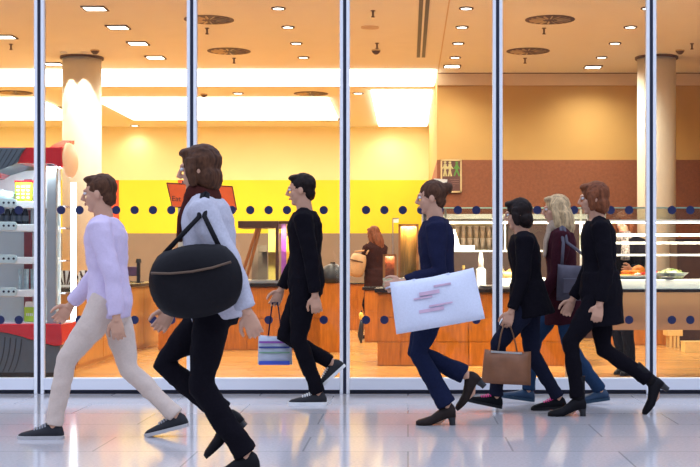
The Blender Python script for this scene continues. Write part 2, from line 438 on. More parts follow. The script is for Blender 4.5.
rp_ = cprism('ribbed_panel', arc((-45, 181.5), (0, 172), (17, 164)) + arc((19, 162), (22, 153), (27, 148)) + [(-45, 148)], -.035, .70, m_grey, hd)
for k in range(8):
    x = 19.5 - k * 5.2
    cprism('rib', arc((x - 6, 166 + k * .9), (x - 1, 160), (x + 5, 149.5), 5) + arc((x + 4.2, 149.5), (x - 2, 160), (x - 6.8, 166 + k * .9), 5), -.038, -.034, m_greyrib, rp_, 0)
cap = obj('end_cap', ellip(B(), (QX(62, YC0) - cx0 + .0, .27, QZ(160.5, YC0 + .27)), (.045, .27, .165), None, 28, 18), m_warmcap, hd, True)
ra = cprism('base_band', [(-45, 324)] + [(62, 323.5), (63, 342)] + arc((62, 345), (56, 347), (45, 343)) + arc((30, 339), (10, 332), (-8, 331)) + [(-45, 331)], -.03, .54, m_red)
gb = cprism('base', [(-45, 331.2)] + arc((-8, 331.2), (10, 332), (30, 339.2), 6) + arc((45, 343.2), (54, 347), (60, 345)) + [(58, 380.2), (-45, 380.2)], .0, .52, m_grey)
for k in range(9):
    x = 21 - k * 5.5
    cprism('rib', arc((x + 1, 339 - k * .7), (x, 358), (x - 7, 372), 5) + arc((x - 7.8, 372), (x - 1, 358), (x, 339 - k * .7), 5), -.004, .002, m_greyrib, gb, 0)
cprism('toe_kick', [(-45, 372.5), (59, 372.5), (59, 380.3), (-45, 380.3)], -.006, .48, m_black, gb, 0)
cprism('pillar', [(46, 164), (55.5, 164), (55.5, 325), (46, 325)], .02, .09, m_coolgrey)
obj('light_tube', tube(B(), [(QX(73.5, YC0 + .42) - cx0, .42, QZ(180, YC0)), (QX(73.5, YC0 + .42) - cx0, .42, QZ(323, YC0))], [.026, .026], (0, 1, 0), 16), m_tube, t, True)
cprism('back_panel', [(-45, 170), (46, 165), (46, 325), (-45, 325)], .48, .52, m_coolwhite)
cprism('back_strip', [(9, 176), (17.5, 176), (17.5, 324), (9, 324)], .455, .479, m_maroon)
cprism('side_window', [(56, 166), (62, 168), (62, 323), (56, 323)], .025, .033, m_clear, None, 0)
SHY = (201, 224, 257, 290)
for i, py in enumerate(SHY):
    s = cprism('shelf', [(-45, py), (45.5, py), (45.5, py + 7), (-45, py + 7)], .04, .47, m_coolwhite, None, .004)
    br = cprism('price_rail', [(-20, py - 2.4), (12, py - 2.4)] + arc((15, py - 2), (18, py + 2), (14, py + 6), 4) + [(-20, py + 6)], .022, .038, mat('rail_blue_grey', (.55, .70, .74), .4), s, .002)
    for k in range(4):
        X, Z = cq(13 - k * 5, py + 1.6); hl = B()
        cyl(hl, (X - cx0, -Z), .011, .011, .018, .0225, 10, Matrix.Rotation(-PI / 2, 4, 'X'))
        obj('rail_hole', hl, m_gasket, s)
cprism('deck', [(-45, 322.5), (61, 322.5), (61, 324), (-45, 324)], .04, .5, m_coolwhite, None, 0)
for py in (205, 227, 260, 293):
    X, Z = cq(48, py)
    obj('glass_shelf', bx(QX(56, YC0) - cx0, QX(62.5, YC0) - cx0, .1, .42, Z - .012, Z), glass_mat('frosted_shelf', (.82, .84, .95), .8, .2), t)
# bottles etc. in the cooler
cl = bpy.data.lights.new('cooler_lamp', 'AREA'); cl.shape = 'RECTANGLE'; cl.size = .8; cl.size_y = .05; cl.energy = 13; cl.color = (.85, .94, 1)
clo = bpy.data.objects.new('cooler_lamp', cl); C.objects.link(clo); clo.parent = t; clo.location = (-.1, .0, QZ(167, YC0)); clo.rotation_euler = (R(14), 0, 0)
def zshelf(i): return QZ(SHY[i], YC0)
m_bottle = mat('dark_bottle', (.015, .02, .035), .15, var=.1); m_blab = mat('bottle_label', (.10, .13, .18), .5); m_capm = mat('bottle_cap', (.5, .52, .55), .4)
b0 = None; blabs = ['dark bottle at the left edge of the bottle shelf', 'dark bottle second from left on the bottle shelf', 'dark bottle third from left on the bottle shelf', 'dark bottle fourth from left on the bottle shelf', 'dark bottle fifth from left on the bottle shelf']
for k, px in enumerate((1, 7.5, 14, 20, 25.5)):
    loc = (QX(px, YC0 + .2), YC0 + .2, zshelf(1) + .001)
    if b0 is None:
        b0 = bt = thing('drink_bottle', blabs[k], 'bottle', loc, 0, 'dark bottles on the cooler shelf')
        obj('glass_body', lathe(B(), [(.026, 0), (.029, .01), (.029, .095), (.022, .125), (.012, .145), (.012, .165)], n=16), m_bottle, bt, True)
        obj('cap', cyl(B(), (0, 0), .0135, .0135, .163, .178, 12), m_capm, bt)
        obj('paper_label', lathe(B(), [(.0291, .03), (.0296, .032), (.0296, .08), (.0291, .082)], n=16), m_blab, bt)
    else: dup(b0, blabs[k], loc)
for k, (px, lab, hh) in enumerate(((33, 'pale grey bottle at the right of the dark bottles in the cooler', .165), (37.5, 'slim silver can at the right end of the bottle shelf', .13))):
    bt = thing('drink_can' if k else 'drink_bottle', lab, 'can' if k else 'bottle', (QX(px, YC0 + .2), YC0 + .2, zshelf(1) + .001))
    obj('can_body', lathe(B(), [(.018, 0), (.021, .006), (.021, hh - .03), (.013, hh)], n=16), m_steel if k else m_capm, bt, True); obj('lid', cyl(B(), (0, 0), .012, .012, hh - .002, hh + .008, 12), m_bottle, bt)
g0 = None
for k in range(6):
    lab = 'clear drinking glass, %s from left on the lower cooler shelf' % ORD[k]
    loc = (QX(20 + 3.6 * (k % 6), YC0 + .22), YC0 + .22 + (.05 if k % 2 else 0), zshelf(3) + .001)
    if g0 is None:
        g0 = gt = thing('drinking_glass', lab, 'glass', loc, 0, 'glasses on the cooler shelf')
        obj('tumbler', lathe(B(), [(.014, 0), (.018, .19), (.0165, .19), (.0125, .008)], n=16), mat('ice_glass', (.60, .74, .78), .15, var=.15, scale=30), gt, True)
        obj('foot', cyl(B(), (0, 0), .0142, .0142, 0, .008, 16), m_coolwhite, gt)
    else: dup(g0, lab, loc)
m_lime = mat('lime_pack', (.62, .72, .05), .4, var=.25, scale=30); m_lime2 = mat('lime_carton', (.45, .66, .03), .4, var=.1)
bt = thing('snack_pack', 'yellow and white snack pack with red top on the upper cooler shelf', 'snack pack', (QX(24, YC0 + .2), YC0 + .2, zshelf(0) + .001), R(8))
pk = tube(B(), [(0, 0, 0), (0, 0, .03), (0, 0, .14), (0, 0, .185)], [(.075, .03), (.08, .04), (.082, .035), (.085, .006)], (1, 0, 0), 16)
obj('wrapper', pk, m_lime, bt, True); obj('top_seal', bx(-.085, .085, -.008, .008, .18, .198), m_red, bt)
wb = B()
for a in range(3):
    for b in range(4): box(wb, -.06 + a * .045, -.06 + a * .045 + .024, -.046, -.038, .03 + b * .033, .048 + b * .033)
obj('printed_squares', wb, m_white, bt)
bt = thing('drink_carton', 'lime green drink carton with white top at the bottom of the cooler', 'carton', (QX(31, YC0 + .15), YC0 + .15, QZ(322.5, YC0) + .001), R(-6))
obj('carton_body', bx(-.05, .05, -.04, .04, 0, .135), m_lime2, bt, bevel=.004); obj('gable_top', prism_xz(B(), [(-.05, .135), (.05, .135), (.04, .185), (-.04, .185)], -.03, .03), m_white, bt)
wb = B()
for a in range(4): box(wb, -.028 + a * .017, -.018 + a * .017, -.043, -.041, .055, .08)
obj('printed_marks', wb, m_white, bt)
t = thing('plastic_tray', 'pale blue tray at the left edge of the top cooler shelf', 'tray', (QX(0, YC0 + .2), YC0 + .2, zshelf(0) + .001))
obj('tray_shell', tube(B(), [(0, 0, 0), (0, 0, .09), (0, 0, .10)], [(.12, .1), (.14, .12), (.10, .08)], (1, 0, 0), 20), mat('pale_blue_plastic', (.55, .75, .82), .35), t, True); obj('handle_lug', bx(-.03, .03, -.02, .02, .09, .115), m_coolwhite, t)

# ------------------------------------------------------------------ counters at the left
def counter(name, label, x0, x1, y0, y1, h, panels, m, top=.045, over=.03, kick=.0, rows=(.33, .66)):
    t = thing(name, label, 'counter', ((x0 + x1) / 2, y0, 0)); w = (x1 - x0) / 2; d = y1 - y0
    obj('carcass', bx(-w, w, .02, d, 0, h - top), m, t)
    obj('worktop', bx(-w - over, w + over, -over, d, h - top, h), m_darktop, t, bevel=.006)
    xs = [-w] + [p - (x0 + x1) / 2 for p in panels] + [w]
    zs = [kick + .004] + [r * (h - top) for r in rows] + [h - top - .012]
    for a, b in zip(xs, xs[1:]):
        fr = B()
        for z0, z1 in zip(zs, zs[1:]): box(fr, a + .004, b - .004, 0, .02, z0 + .003, z1 - .003)
        obj('front_panel', fr, m, t)
    if kick: obj('plinth', bx(-w + .01, w - .01, .0, .03, 0, kick), m_kick, t)
    return t
HT = .82
YL = 16.0
counter('serving_counter', 'long orange wood counter under the red sign at left', QX(158, YL), QX(333, YL), YL, 16.9, HT, [QX(p, YL) for p in (202, 247, 290)], m_wood, rows=(.5,))
# counter running away from the glass behind the cooler
t = thing('side_counter', 'pale counter with dark top running back from the drinks cooler', 'counter', (-3.75, 15.2, 0))
obj('carcass', bx(-.42, .42, -2.1, 2.3, 0, HT - .045), m_wood2, t); obj('worktop', bx(-.46, .46, -2.14, 2.3, HT - .045, HT), m_darktop, t, bevel=.006)
for k in range(4): obj('front_panel', bx(.42, .436, -2.08 + k * 1.09, -1.01 + k * 1.09, .05, HT - .06), m_wood2, t)
def cutlery_box(label, x, y):
    t = thing('cutlery_holder', label, 'cutlery holder', (x, y, HT + .001))
    h = B(); box(h, -.085, .085, -.06, .06, 0, .02); box(h, -.085, .085, .045, .06, .02, .17)
    for s in (-1, 1): prism_xz(h, [(s * .085, .02), (s * .072, .02), (s * .072, .15), (s * .085, .15)], -.03, .06)
    obj('holder_box', h, m_white, t)
    for k in range(5):
        a = R(-38 + k * 17)
        obj('knife', tube(B(), [(-.04 + k * .02, 0, .02), (-.04 + k * .02 + .15 * math.sin(a), 0, .02 + .15 * math.cos(a))], [(.008, .004), (.012, .005)], (1, 0, 0), 8), m_darkbrown, t)
cutlery_box('white cutlery holder with dark handles seen through the cooler side glass', QX(65, 13.6), 13.6)
cutlery_box('white cutlery holder with dark handles on the side counter, right of the cooler tube', QX(87, 13.9), 13.9)
t = thing('till_display', 'small dark till display on a post on the side counter', 'till display', (QX(137, 16.6), 16.6, HT + .001))
obj('base_plate', bx(-.08, .08, -.06, .06, 0, .012), m_black, t); obj('post', bx(.0, .04, -.02, .02, .012, .26), m_black, t)
obj('screen', bx(-.42, .0, -.02, .015, .08, .20), mat('plum_screen', (.10, .05, .11), .35), t, bevel=.006); obj('cap_knob', cyl(B(), (.02, 0), .04, .03, .25, .30, 16), m_black, t)

def case_lamp(parent, loc, e, sx=.3):
    ld = bpy.data.lights.new('case_lamp', 'AREA'); ld.shape = 'RECTANGLE'; ld.size = sx; ld.size_y = .04; ld.energy = e; ld.color = (1, .82, .52)
    o = bpy.data.objects.new('case_lamp', ld); C.objects.link(o); o.parent = parent; o.location = loc; o.rotation_euler = (R(30), 0, 0)
# red sign on posts
YS = 16.25
sx0 = QX(202, YS)
def sq(px, py): return (QX(px, YS) - sx0, QZ(py, YS))
t = thing('counter_sign', 'wide orange-red signboard on posts standing on the left counter', 'sign', (sx0, YS, 0))
m_sign = mat('orange_red_sign', (.66, .105, .02), .5, var=.06)
pn = obj('board', prism_xz(B(), [sq(167, 183), sq(232.5, 186.5), sq(237, 210), sq(172.5, 207)], -.015, .015), m_sign, t, bevel=.004)
ed = B()
for a, b in (((167, 183), (172.5, 207)), ((172.5, 207), (237, 210)), ((167, 183), (232.5, 186.5)), ((232.5, 186.5), (237, 210))):
    p, q = sq(*a), sq(*b); tube(ed, [(p[0], -.017, p[1]), (q[0], -.017, q[1])], [.007, .007], (0, 1, 0), 6)
obj('edge_strip', ed, m_darkbrown, t)
for px in (180.5, 222):
    x, z = sq(px, 207); obj('post', bx(x - .03, x + .03, -.01, .02, HT + .001, z + .02), m_coolgrey, t)
x, z = sq(184.5, 207); obj('post_panel', bx(x, x + .09, .0, .015, HT + .001, z + .02), mat('pink_red_panel', (.62, .15, .10), .5), t)
tx, tz = sq(170.5, 200)
text_mesh('lettering', 'Eat hopl', .092, m_darkbrown, t, Matrix.Translation((tx + .015, -.0165, tz - .012)) @ Matrix.Rotation(R(2.5), 4, 'Y') @ Matrix.Rotation(PI / 2, 4, 'X'))

# glass pastry case on the left counter
YP = 16.1
px0 = QX(265, YP)
t = thing('pastry_case', 'glass pastry case with brown top and cream back panels on the left counter', 'display case', (px0, YP, HT + .001))
def pq(px): return QX(px, YP) - px0
def pz(py): return QZ(py, YP) - HT
z1 = pz(221)
obj('base', bx(pq(238), pq(299), .0, .6, 0, .035), m_steel, t); obj('top', bx(pq(238), pq(278), -.01, .6, pz(228), z1), m_darkbrown, t, bevel=.005)
m_pastel = mat('cream_yellow_panel', (.85, .66, .17), .5, var=.05); m_greypan = mat('grey_brown_panel', (.16, .12, .10), .4)
obj('back_panel', bx(pq(264), pq(275), .50, .53, .03, pz(228)), m_pastel, t); obj('grey_panel', bx(pq(247), pq(263), .48, .5, .03, pz(245)), m_greypan, t)
obj('side_post', bx(pq(275.5), pq(278.5), .0, .05, .03, z1), m_darkbrown, t)
fl = B(); a = Vector((pq(240), .02, .03)); b = Vector((pq(257), .02, pz(228)))
tube(fl, [a, b], [(.012, .02), (.012, .02)], (0, 1, 0), 8); tube(fl, [a + Vector((.07, 0, 0)), b + Vector((.035, 0, 0))], [(.012, .02), (.012, .02)], (0, 1, 0), 8)
obj('slanted_frame', fl, mat('copper_trim', (.35, .14, .05), .3, .6), t)
obj('glass_front', bx(pq(258), pq(275), .01, .016, .035, pz(228)), m_clear, t)
sh = B(); box(sh, pq(258), pq(296), .05, .5, pz(252) - .006, pz(252)); obj('glass_shelf', sh, m_clear, t)
obj('glass_tower', bx(pq(279), pq(296), .02, .026, .035, pz(223)), m_clear, t)
pp = B(); box(pp, pq(279), pq(284), .30, .33, .035, pz(222)); obj('purple_reflection', pp, mat('purple_reflection_tint', (.30, .06, .42), .4, var=.2), t)  # purple reflections of the glass tower, put in as a coloured panel
pp = B(); box(pp, pq(284), pq(292), .30, .33, .035, pz(236)); obj('amber_panel', pp, mat('amber_panel', (.72, .36, .03), .4, var=.2), t)
tb = B(); box(tb, pq(279), pq(297), .0, .3, pz(223) - .01, pz(221)); obj('tower_top', tb, m_darkbrown, t)
case_lamp(t, (pq(268), .06, pz(229)), 12, .5)
b0 = None
m_amb = mat('amber_bottle', (.35, .10, .02), .15, var=.2)
for k, px in enumerate((290.5, 294.5, 299, 303.5)):
    lab = 'small amber bottle, %s from left beside the glass pastry case' % ORD[k]
    loc = (QX(px, YP - .05), YP - .05, HT + .001) if k > 1 else (QX(px, YP + .15), YP + .15, HT + .04)
    if b0 is None:
        b0 = bt = thing('amber_bottle', lab, 'bottle', loc, 0, 'amber bottles by the pastry case')
        obj('glass_body', lathe(B(), [(.018, 0), (.021, .01), (.021, .10), (.009, .14), (.009, .165)], n=14), m_amb, bt, True); obj('cap', cyl(B(), (0, 0), .011, .011, .163, .18, 12), m_pastel, bt)
    else: dup(b0, lab, loc)
t = thing('menu_tent', 'tiny white triangular price card standing on the pastry case shelf', 'price card', (QX(295, YP + .1), YP + .1, QZ(252, YP) + .002))
obj('card', prism_xz(B(), [(-.035, 0), (.035, 0), (.004, .045), (-.004, .045)], -.01, .01), m_paper, t); obj('card_foot', bx(-.036, .036, -.02, .02, 0, .003), m_paper, t)
t = thing('bread_bin', 'dark rounded domed lid on an orange box at the counter end', 'bread bin', (QX(334, 15.6), 15.6, 0))
obj('box', bx(-.17, .13, .0, .3, .0, QZ(283, 15.6)), m_wood, t, bevel=.005)
obj('dome_lid', lathe(B(), [(.16, 0), (.162, .06), (.145, .14), (.10, .20), (.04, .228), (.01, .232)], (-.02, .14, QZ(283, 15.6)), 28), m_black, t, True)
obj('lid_handle', bx(-.05, .01, .12, .16, QZ(283, 15.6) + .228, QZ(283, 15.6) + .25), m_black, t)

# ------------------------------------------------------------------ cabinets and counters in the middle / right
counter('low_cabinet', 'orange wood cabinet behind the gap, below the long-haired woman', QX(364.5, 17.6), QX(392, 17.6), 17.6, 18.0, .745, [], m_wood, rows=(.6,))
counter('wall_cabinet', 'orange wood cabinet at the back of the gap beside the centre mullion', QX(338, 20.7), QX(364, 20.7), 20.7, 21.3, .75, [QX(357, 20.7)], m_wood, top=.02)
YM = 13.55
woodc = counter('serving_counter', 'orange wood serving counter with dark top behind the white bag', QX(377.5, YM), QX(578, YM), YM, 14.5, .805, [QX(p, YM) for p in (400.5, 434, 468.5, 502, 535)], m_wood, rows=(.33, .66))
# nearer right counter with white well top and a brown modesty panel on legs
YR = 11.6
xa, xb = QX(566, YR), 3.55
buffet = t = thing('buffet_counter', 'near food counter with white top, dark edge and brown hanging panel', 'counter', ((xa + xb) / 2, YR, 0)); w = (xb - xa) / 2
zt = QZ(291, YR)
obj('worktop', bx(-w, w, 0, .62, zt - .012, zt + .012), m_darktop, t); obj('white_well', bx(-w + .01, w - .01, .03, .58, zt + .012, QZ(279.5, YR)), m_whitetop, t, bevel=.008)
obj('hanging_panel', bx(-w, w, .0, .03, QZ(330, YR), zt - .012), mat('grey_brown_glass_panel', (.34, .19, .10), .4, var=.06, scale=3), t)
for q in (-w + .05, w - .1):
    obj('leg', bx(q, q + .05, .45, .5, 0, zt - .012), m_steel, t)
# white platter bar on the wooden counter (left of it)
zt2 = .806
t = thing('white_serving_slab', 'low white serving slab on the wooden counter, left of the buffet', 'serving slab', (QX(536, 13.6), 13.62, zt2))
a = QX(497, 13.6) - QX(536, 13.6); obj('slab', bx(a, -a, .0, .5, .002, .105), m_whitetop, t, bevel=.008); obj('front_lip', bx(a, -a, -.012, .0, .002, .02), m_steel, t)
# sneeze guards
def guard(parent, x0, x1, y, zz, rails, rail_from=None):
    t = obj('sneeze_guard', bx(-(x1 - x0) / 2, (x1 - x0) / 2, -.012, -.004, zz[1], zz[0]), glass_mat('frosted_visor', (.80, .82, .76), 1.0, .25), parent, loc=((x0 + x1) / 2 - parent.location.x, y - parent.location.y, 0)); w = (x1 - x0) / 2
    ld = bpy.data.lights.new('rail_lamp', 'AREA'); ld.shape = 'RECTANGLE'; ld.size = x1 - x0; ld.size_y = .05; ld.energy = 68 * (x1 - x0); ld.color = (1, .86, .66)
    lo = bpy.data.objects.new('rail_lamp', ld); C.objects.link(lo); lo.parent = t; lo.location = (0, -.04, zz[1] - .03); lo.rotation_euler = (R(34), 0, 0)
    obj('visor_edge', bx(-w, w, -.016, .0, zz[0], zz[0] + .011), m_green_edge, t)
    obj('light_rail', bx(-w, w, -.03, .03, zz[1] - .025, zz[1]), mat('white_rail', (.88, .86, .78), .35, emit=(1, .93, .8), estr=.35), t, bevel=.003)
    for z in rails:
        obj('glass_shelf', bx(-w if rail_from is None else rail_from, w, .0, .30, z - .007, z + .007), glass_mat('shelf_glass', (.93, .96, .93), 1.0), t)
        obj('shelf_edge', bx(-w if rail_from is None else rail_from, w, -.008, .0, z - .009, z + .009), mat('bright_edge', (.82, .86, .80), .25), t)
    for s in ((-w + .02), (w - .04)):
        obj('upright', bx(s, s + .02, .17, .19, zt + .01, zz[0]), m_steel, t)
    return t
yg = 11.5
guard(buffet, QX(588, yg), 3.5, yg, (QZ(208.5, yg), QZ(220, yg)), [QZ(235, yg), QZ(243, yg), QZ(255, yg)])
ym = 13.48
guard(woodc, QX(443, ym), QX(586, ym), ym, (QZ(208.5, ym), QZ(221, ym)), [QZ(251, ym)])
# dark display tower / amber case at left end
ya = 13.95
def case(name, label, x0, x1, py0, py1, mfill, y):
    t = thing(name, label, 'display case', (QX((x0 + x1) / 2, y), y, .806)); w = (x1 - x0) / 2 / K(y); z1 = QZ(py0, y) - .806
    z0 = max(0.001, QZ(py1, y) - .806)
    obj('cabinet_body', bx(-w, w, .06, .3, z0, z1), mfill, t)
    fr = B()
    for s in (-1, 1): box(fr, s * w - .012, s * w + .012, -.01, .06, 0, z1 + .01)
    box(fr, -w, w, -.01, .06, z1 - .012, z1 + .01); box(fr, -w, w, -.01, .06, 0, .02)
    obj('frame', fr, mat('copper_trim', (.35, .14, .05), .3, .6), t)
    obj('glass_front', bx(-w, w, .0, .006, .02, z1 - .012), m_clear, t)
    case_lamp(t, (0, .02, z1 - .015), 2.5 if w > .08 else .8, w * 1.6)
    return t
case('amber_display_case', 'tall amber wood display case at the left end of the serving counter', 399.5, 417.5, 225, 285, mat('amber_wood', (.62, .27, .05), .35, var=.3, scale=9, stretch=(8, 8, .7)), ya)
case('glass_rack', 'small copper framed glass rack of red items beside the amber case', 384, 395.5, 255, 285, mat('red_brown_goods', (.30, .06, .02), .35, var=.5, scale=30), 13.9)
t = thing('display_tower', 'dark upright display post behind the walking woman with the white bag', 'display post', (QX(425, 14.2), 14.2, .806))
obj('tower_body', bx(-.035, .035, .0, .2, 0, QZ(207, 14.15) - .806), m_coolgrey, t, bevel=.005); obj('dark_screen', bx(-.018, .018, -.006, .0, .2, QZ(210, 14.15) - .806), m_black, t)
t = thing('card_frame', 'thin metal card stand left of the amber case', 'card stand', (QX(393.5, 14.3), 14.32, .806)); h = QZ(218, 14.3) - .806
cf = B(); box(cf, -.012, -.002, -.005, .005, 0, h); box(cf, -.012, .06, -.005, .005, h - .012, h); obj('rod', cf, m_steel, t); obj('foot_plate', bx(-.04, .03, -.03, .03, 0, .006), m_steel, t); obj('name_card', bx(-.005, .055, -.004, .003, h - .05, h - .014), m_cream, t)
# grey tray stack
t0 = None
for k in range(5):
    lab = 'grey serving tray, %s from the bottom of the stack on the counter end' % ORD[k]
    loc = (QX(399, YM + .25), YM + .12, .806 + .022 * k)
    if t0 is None:
        t0 = t = thing('serving_tray', lab, 'tray', loc, 0, 'stacked grey trays')
        M = Matrix.Identity(4)
        tr = B(); box(tr, -.16, .16, -.10, .12, 0, .006)
        for q in ((-.165, -.155, -.105, .125), (.155, .165, -.105, .125), (-.165, .165, -.105, -.095), (-.165, .165, .115, .125)): box(tr, *q, .0, .019)
        obj('tray_body', tr, mat('grey_green_tray', (.32, .35, .32), .4), t, bevel=.002); obj('grip_lip', bx(-.04, .04, -.112, -.105, .010, .018), m_coolgrey, t)
    else: dup(t0, lab, loc, R((-2, 3, -1, 2)[k % 4]))
# slanted white card (menu) on top of display tower
YI = 14.2
ix = QX(440, YI)
t = thing('menu_card_holder', 'tilted white menu card on a stand above the counter, beside the restroom sign', 'menu card', (ix, YI, .806))
def iq(px, py): return (QX(px, YI) - ix, QZ(py, YI) - .806)
obj('card', prism_xz(B(), [iq(434, 178.5), iq(447.5, 179.5), iq(442, 209), iq(433, 209)], -.006, .006), m_paper, t)
x, z = iq(437, 209); obj('pole', cyl(B(), (x, 0), .008, .008, .01, z + .02, 12), m_steel, t); obj('base_plate', cyl(B(), (x, 0), .07, .07, 0, .012, 24), m_steel, t)
# items on guard shelf and counter
zs = QZ(251, ym) + .009
t = thing('cream_card', 'leaning cream price board on the glass shelf, behind the white bag', 'price board', (QX(452, ym + .1), ym + .1, zs))
def gq(px, py): return (QX(px, ym + .1) - QX(452, ym + .1), QZ(py, ym + .1) - zs)
obj('board', prism_xz(B(), [(gq(446, 0)[0], .004), (gq(461, 0)[0], .004), gq(455, 230), gq(441, 230)], -.006, .006), m_cream, t); obj('board_foot', bx(-.03, .05, -.02, .03, 0, .006), m_steel, t)
t = thing('white_box', 'small white box on the glass shelf beside the leaning board', 'box', (QX(466, ym), ym + .05, zs))
obj('box_body', bx(-.092, .092, 0, .1, 0, .045), m_whitetop, t, bevel=.004); obj('lid_seam', bx(-.0925, .0925, -.0008, .1008, .034, .036), m_cornice, t)
b0 = None
for k, px in enumerate((452.5, 463.5)):
    lab = ('dark oil bottle with gold cap, left of a pair on the serving counter', 'pale oil bottle with gold cap, right of a pair on the serving counter')[k]
    bt = thing('oil_bottle', lab, 'bottle', (QX(px, 13.65), 13.65, .806), 0)
    obj('glass_body', lathe(B(), [(.026, 0), (.03, .01), (.03, .14), (.012, .185), (.012, .21)], n=16), m_amb if k == 0 else mat('pale_oil', (.70, .50, .22), .2), bt, True)
    obj('cap', cyl(B(), (0, 0), .017, .014, .208, .24, 12), mat('gold_cap', (.80, .55, .14), .3, .5), bt)
t = thing('squeeze_dispenser', 'tall white squeeze dispenser beside the fourth mullion on the counter', 'dispenser', (QX(481, 13.66), 13.68, .806))
obj('dispenser_body', lathe(B(), [(.05, 0), (.052, .01), (.052, .19), (.046, .205)], n=24), m_whitetop, t, True); obj('nozzle', lathe(B(), [(.030, .2), (.026, .30), (.018, .36), (.012, .375)], n=20), m_whitetop, t, True); obj('collar', cyl(B(), (0, 0), .036, .034, .2, .215, 20), m_cream, t)
t = thing('squeeze_dispenser', 'short cream squeeze bottle just right of the fourth mullion', 'dispenser', (QX(503.5, 13.64), 13.9, .806)); 
obj('dispenser_body', lathe(B(), [(.03, 0), (.033, .01), (.033, .17), (.02, .2)], n=24), mat('yellow_cream_plastic', (.85, .68, .28), .4), t, True); obj('nozzle', lathe(B(), [(.014, .2), (.008, .27)], n=16), m_cream, t, True)
t = thing('white_dish', 'small white dish at the left end of the counter slab', 'dish', (QX(488, 13.6), 13.62, .806))
obj('bowl', lathe(B(), [(.03, 0), (.085, .03), (.088, .034), (.08, .034), (.028, .008)], n=28), m_whitetop, t, True); obj('foot_ring', cyl(B(), (0, 0), .031, .03, -.0005, .006, 24), m_whitetop, t)
# back bar
YBB = 18.5
bxm = QX(515, YBB)
t = thing('back_bar', 'dark brown back bar cabinet with a lit niche behind the serving counter', 'cabinet', (bxm, YBB, 0))
def bq(px): return QX(px, YBB) - bxm
obj('lower_body', bx(bq(432), bq(606), 0, .55, 0, QZ(250, YBB)), m_darkbrown, t)
obj('top_board', bx(bq(432), bq(606), 0, .55, QZ(219, YBB), QZ(214, YBB)), m_steel, t)
obj('niche_back', bx(bq(432), bq(606), .5, .55, QZ(250, YBB), QZ(219, YBB)), mat('tan_metal_back', (.46, .33, .17), .4, .3), t)
for q in (432, 504, 604): obj('divider', bx(bq(q), bq(q + 2), 0, .5, QZ(250, YBB), QZ(219, YBB)), m_steel, t)
obj('dark_shutter', bx(bq(508), bq(604), .02, .05, QZ(250, YBB), QZ(219, YBB)), m_darkbrown, t)
c0 = None
for k in range(14):
    lab = 'pale cup %s from the left in the %s stack row of the back bar niche' % (ORD[k % 7], ('lower', 'upper')[k // 7])
    loc = (QX(457 + (k % 7) * 6.4, YBB + .2), YBB + .2, QZ(250, YBB) + .001 + (.17 if k >= 7 else 0))
    if c0 is None:
        c0 = bt = thing('cup', lab, 'cup', loc, 0, 'cups stacked in the back bar')
        obj('cup_body', lathe(B(), [(.024, 0), (.038, .165), (.036, .165), (.022, .008)], n=18), mat('cup_porcelain', (.62, .52, .38), .4), bt, True)
        obj('cup_rim', lathe(B(), [(.036, .163), (.0395, .163), (.0395, .169), (.036, .169)], n=18), m_cream, bt)
    else: dup(c0, lab, loc)
YD = 17.6
counter('dark_cabinet', 'dark brown cabinet behind the buffet at the right edge', QX(677, YD), 4.9, YD, 18.1, QZ(239, YD), [], m_darkbrown, rows=())
YO = 17.3
counter('low_cabinet', 'low orange wood cabinet seen under the near food counter', QX(606, 17.0), QX(676, 17.0), 17.0, 17.4, .62, [QX(628, 17), QX(655, 17)], m_wood, top=.02, rows=())
# low stools under the right counter
t = thing('wooden_stool', 'pale wooden stool seen below the near food counter', 'stool', (QX(673, 16.6), 16.5, 0)); k_ = K(16.5)
obj('seat', bx(-.10, .10, -.02, .24, QZ(336, 16.5), QZ(330, 16.5)), mat('pale_wood', (.72, .47, .16), .4, var=.1), t, bevel=.004)
for a in (-.065, -.015, .03):
    for b in (0, .2): obj('leg', bx(a, a + .03, b - .01, b + .02, 0, QZ(336, 16.5)), mat('pale_wood', (.72, .47, .16), .4), t)
t = thing('wooden_crate', 'pale wooden crate on the floor at the right edge', 'crate', (QX(697, 15.5), 15.5, 0))
obj('crate_body', bx(-.14, .2, 0, .25, .0, .13), mat('pale_wood', (.72, .47, .16), .4), t, bevel=.004); obj('crate_lid', bx(-.145, .205, -.005, .255, .118, .132), mat('pale_wood', (.72, .47, .16), .4), t)
# small floor item in the gap
t = thing('umbrella_bag', 'small dark umbrella with yellow handle leaning beside the low cabinet', 'umbrella', (QX(361.2, 17.4), 17.4, 0))
obj('folded_canopy', tube(B(), [(0, 0, 0), (-.012, 0, .1), (.005, 0, .25), (.01, 0, .32)], [.012, .04, .03, .02], (0, 1, 0), 12), m_black, t, True)
obj('handle', tube(B(), [(.01, 0, .31), (.004, 0, .34), (-.003, 0, .39), (.0, 0, .41)], [.02, .034, .03, .012], (0, 1, 0), 12), mat('yellow_handle', (.85, .55, .08), .4), t, True)
obj('tip', tube(B(), [(.0, 0, .41), (.01, 0, .435)], [.012, .01], (0, 1, 0), 8), m_black, t)

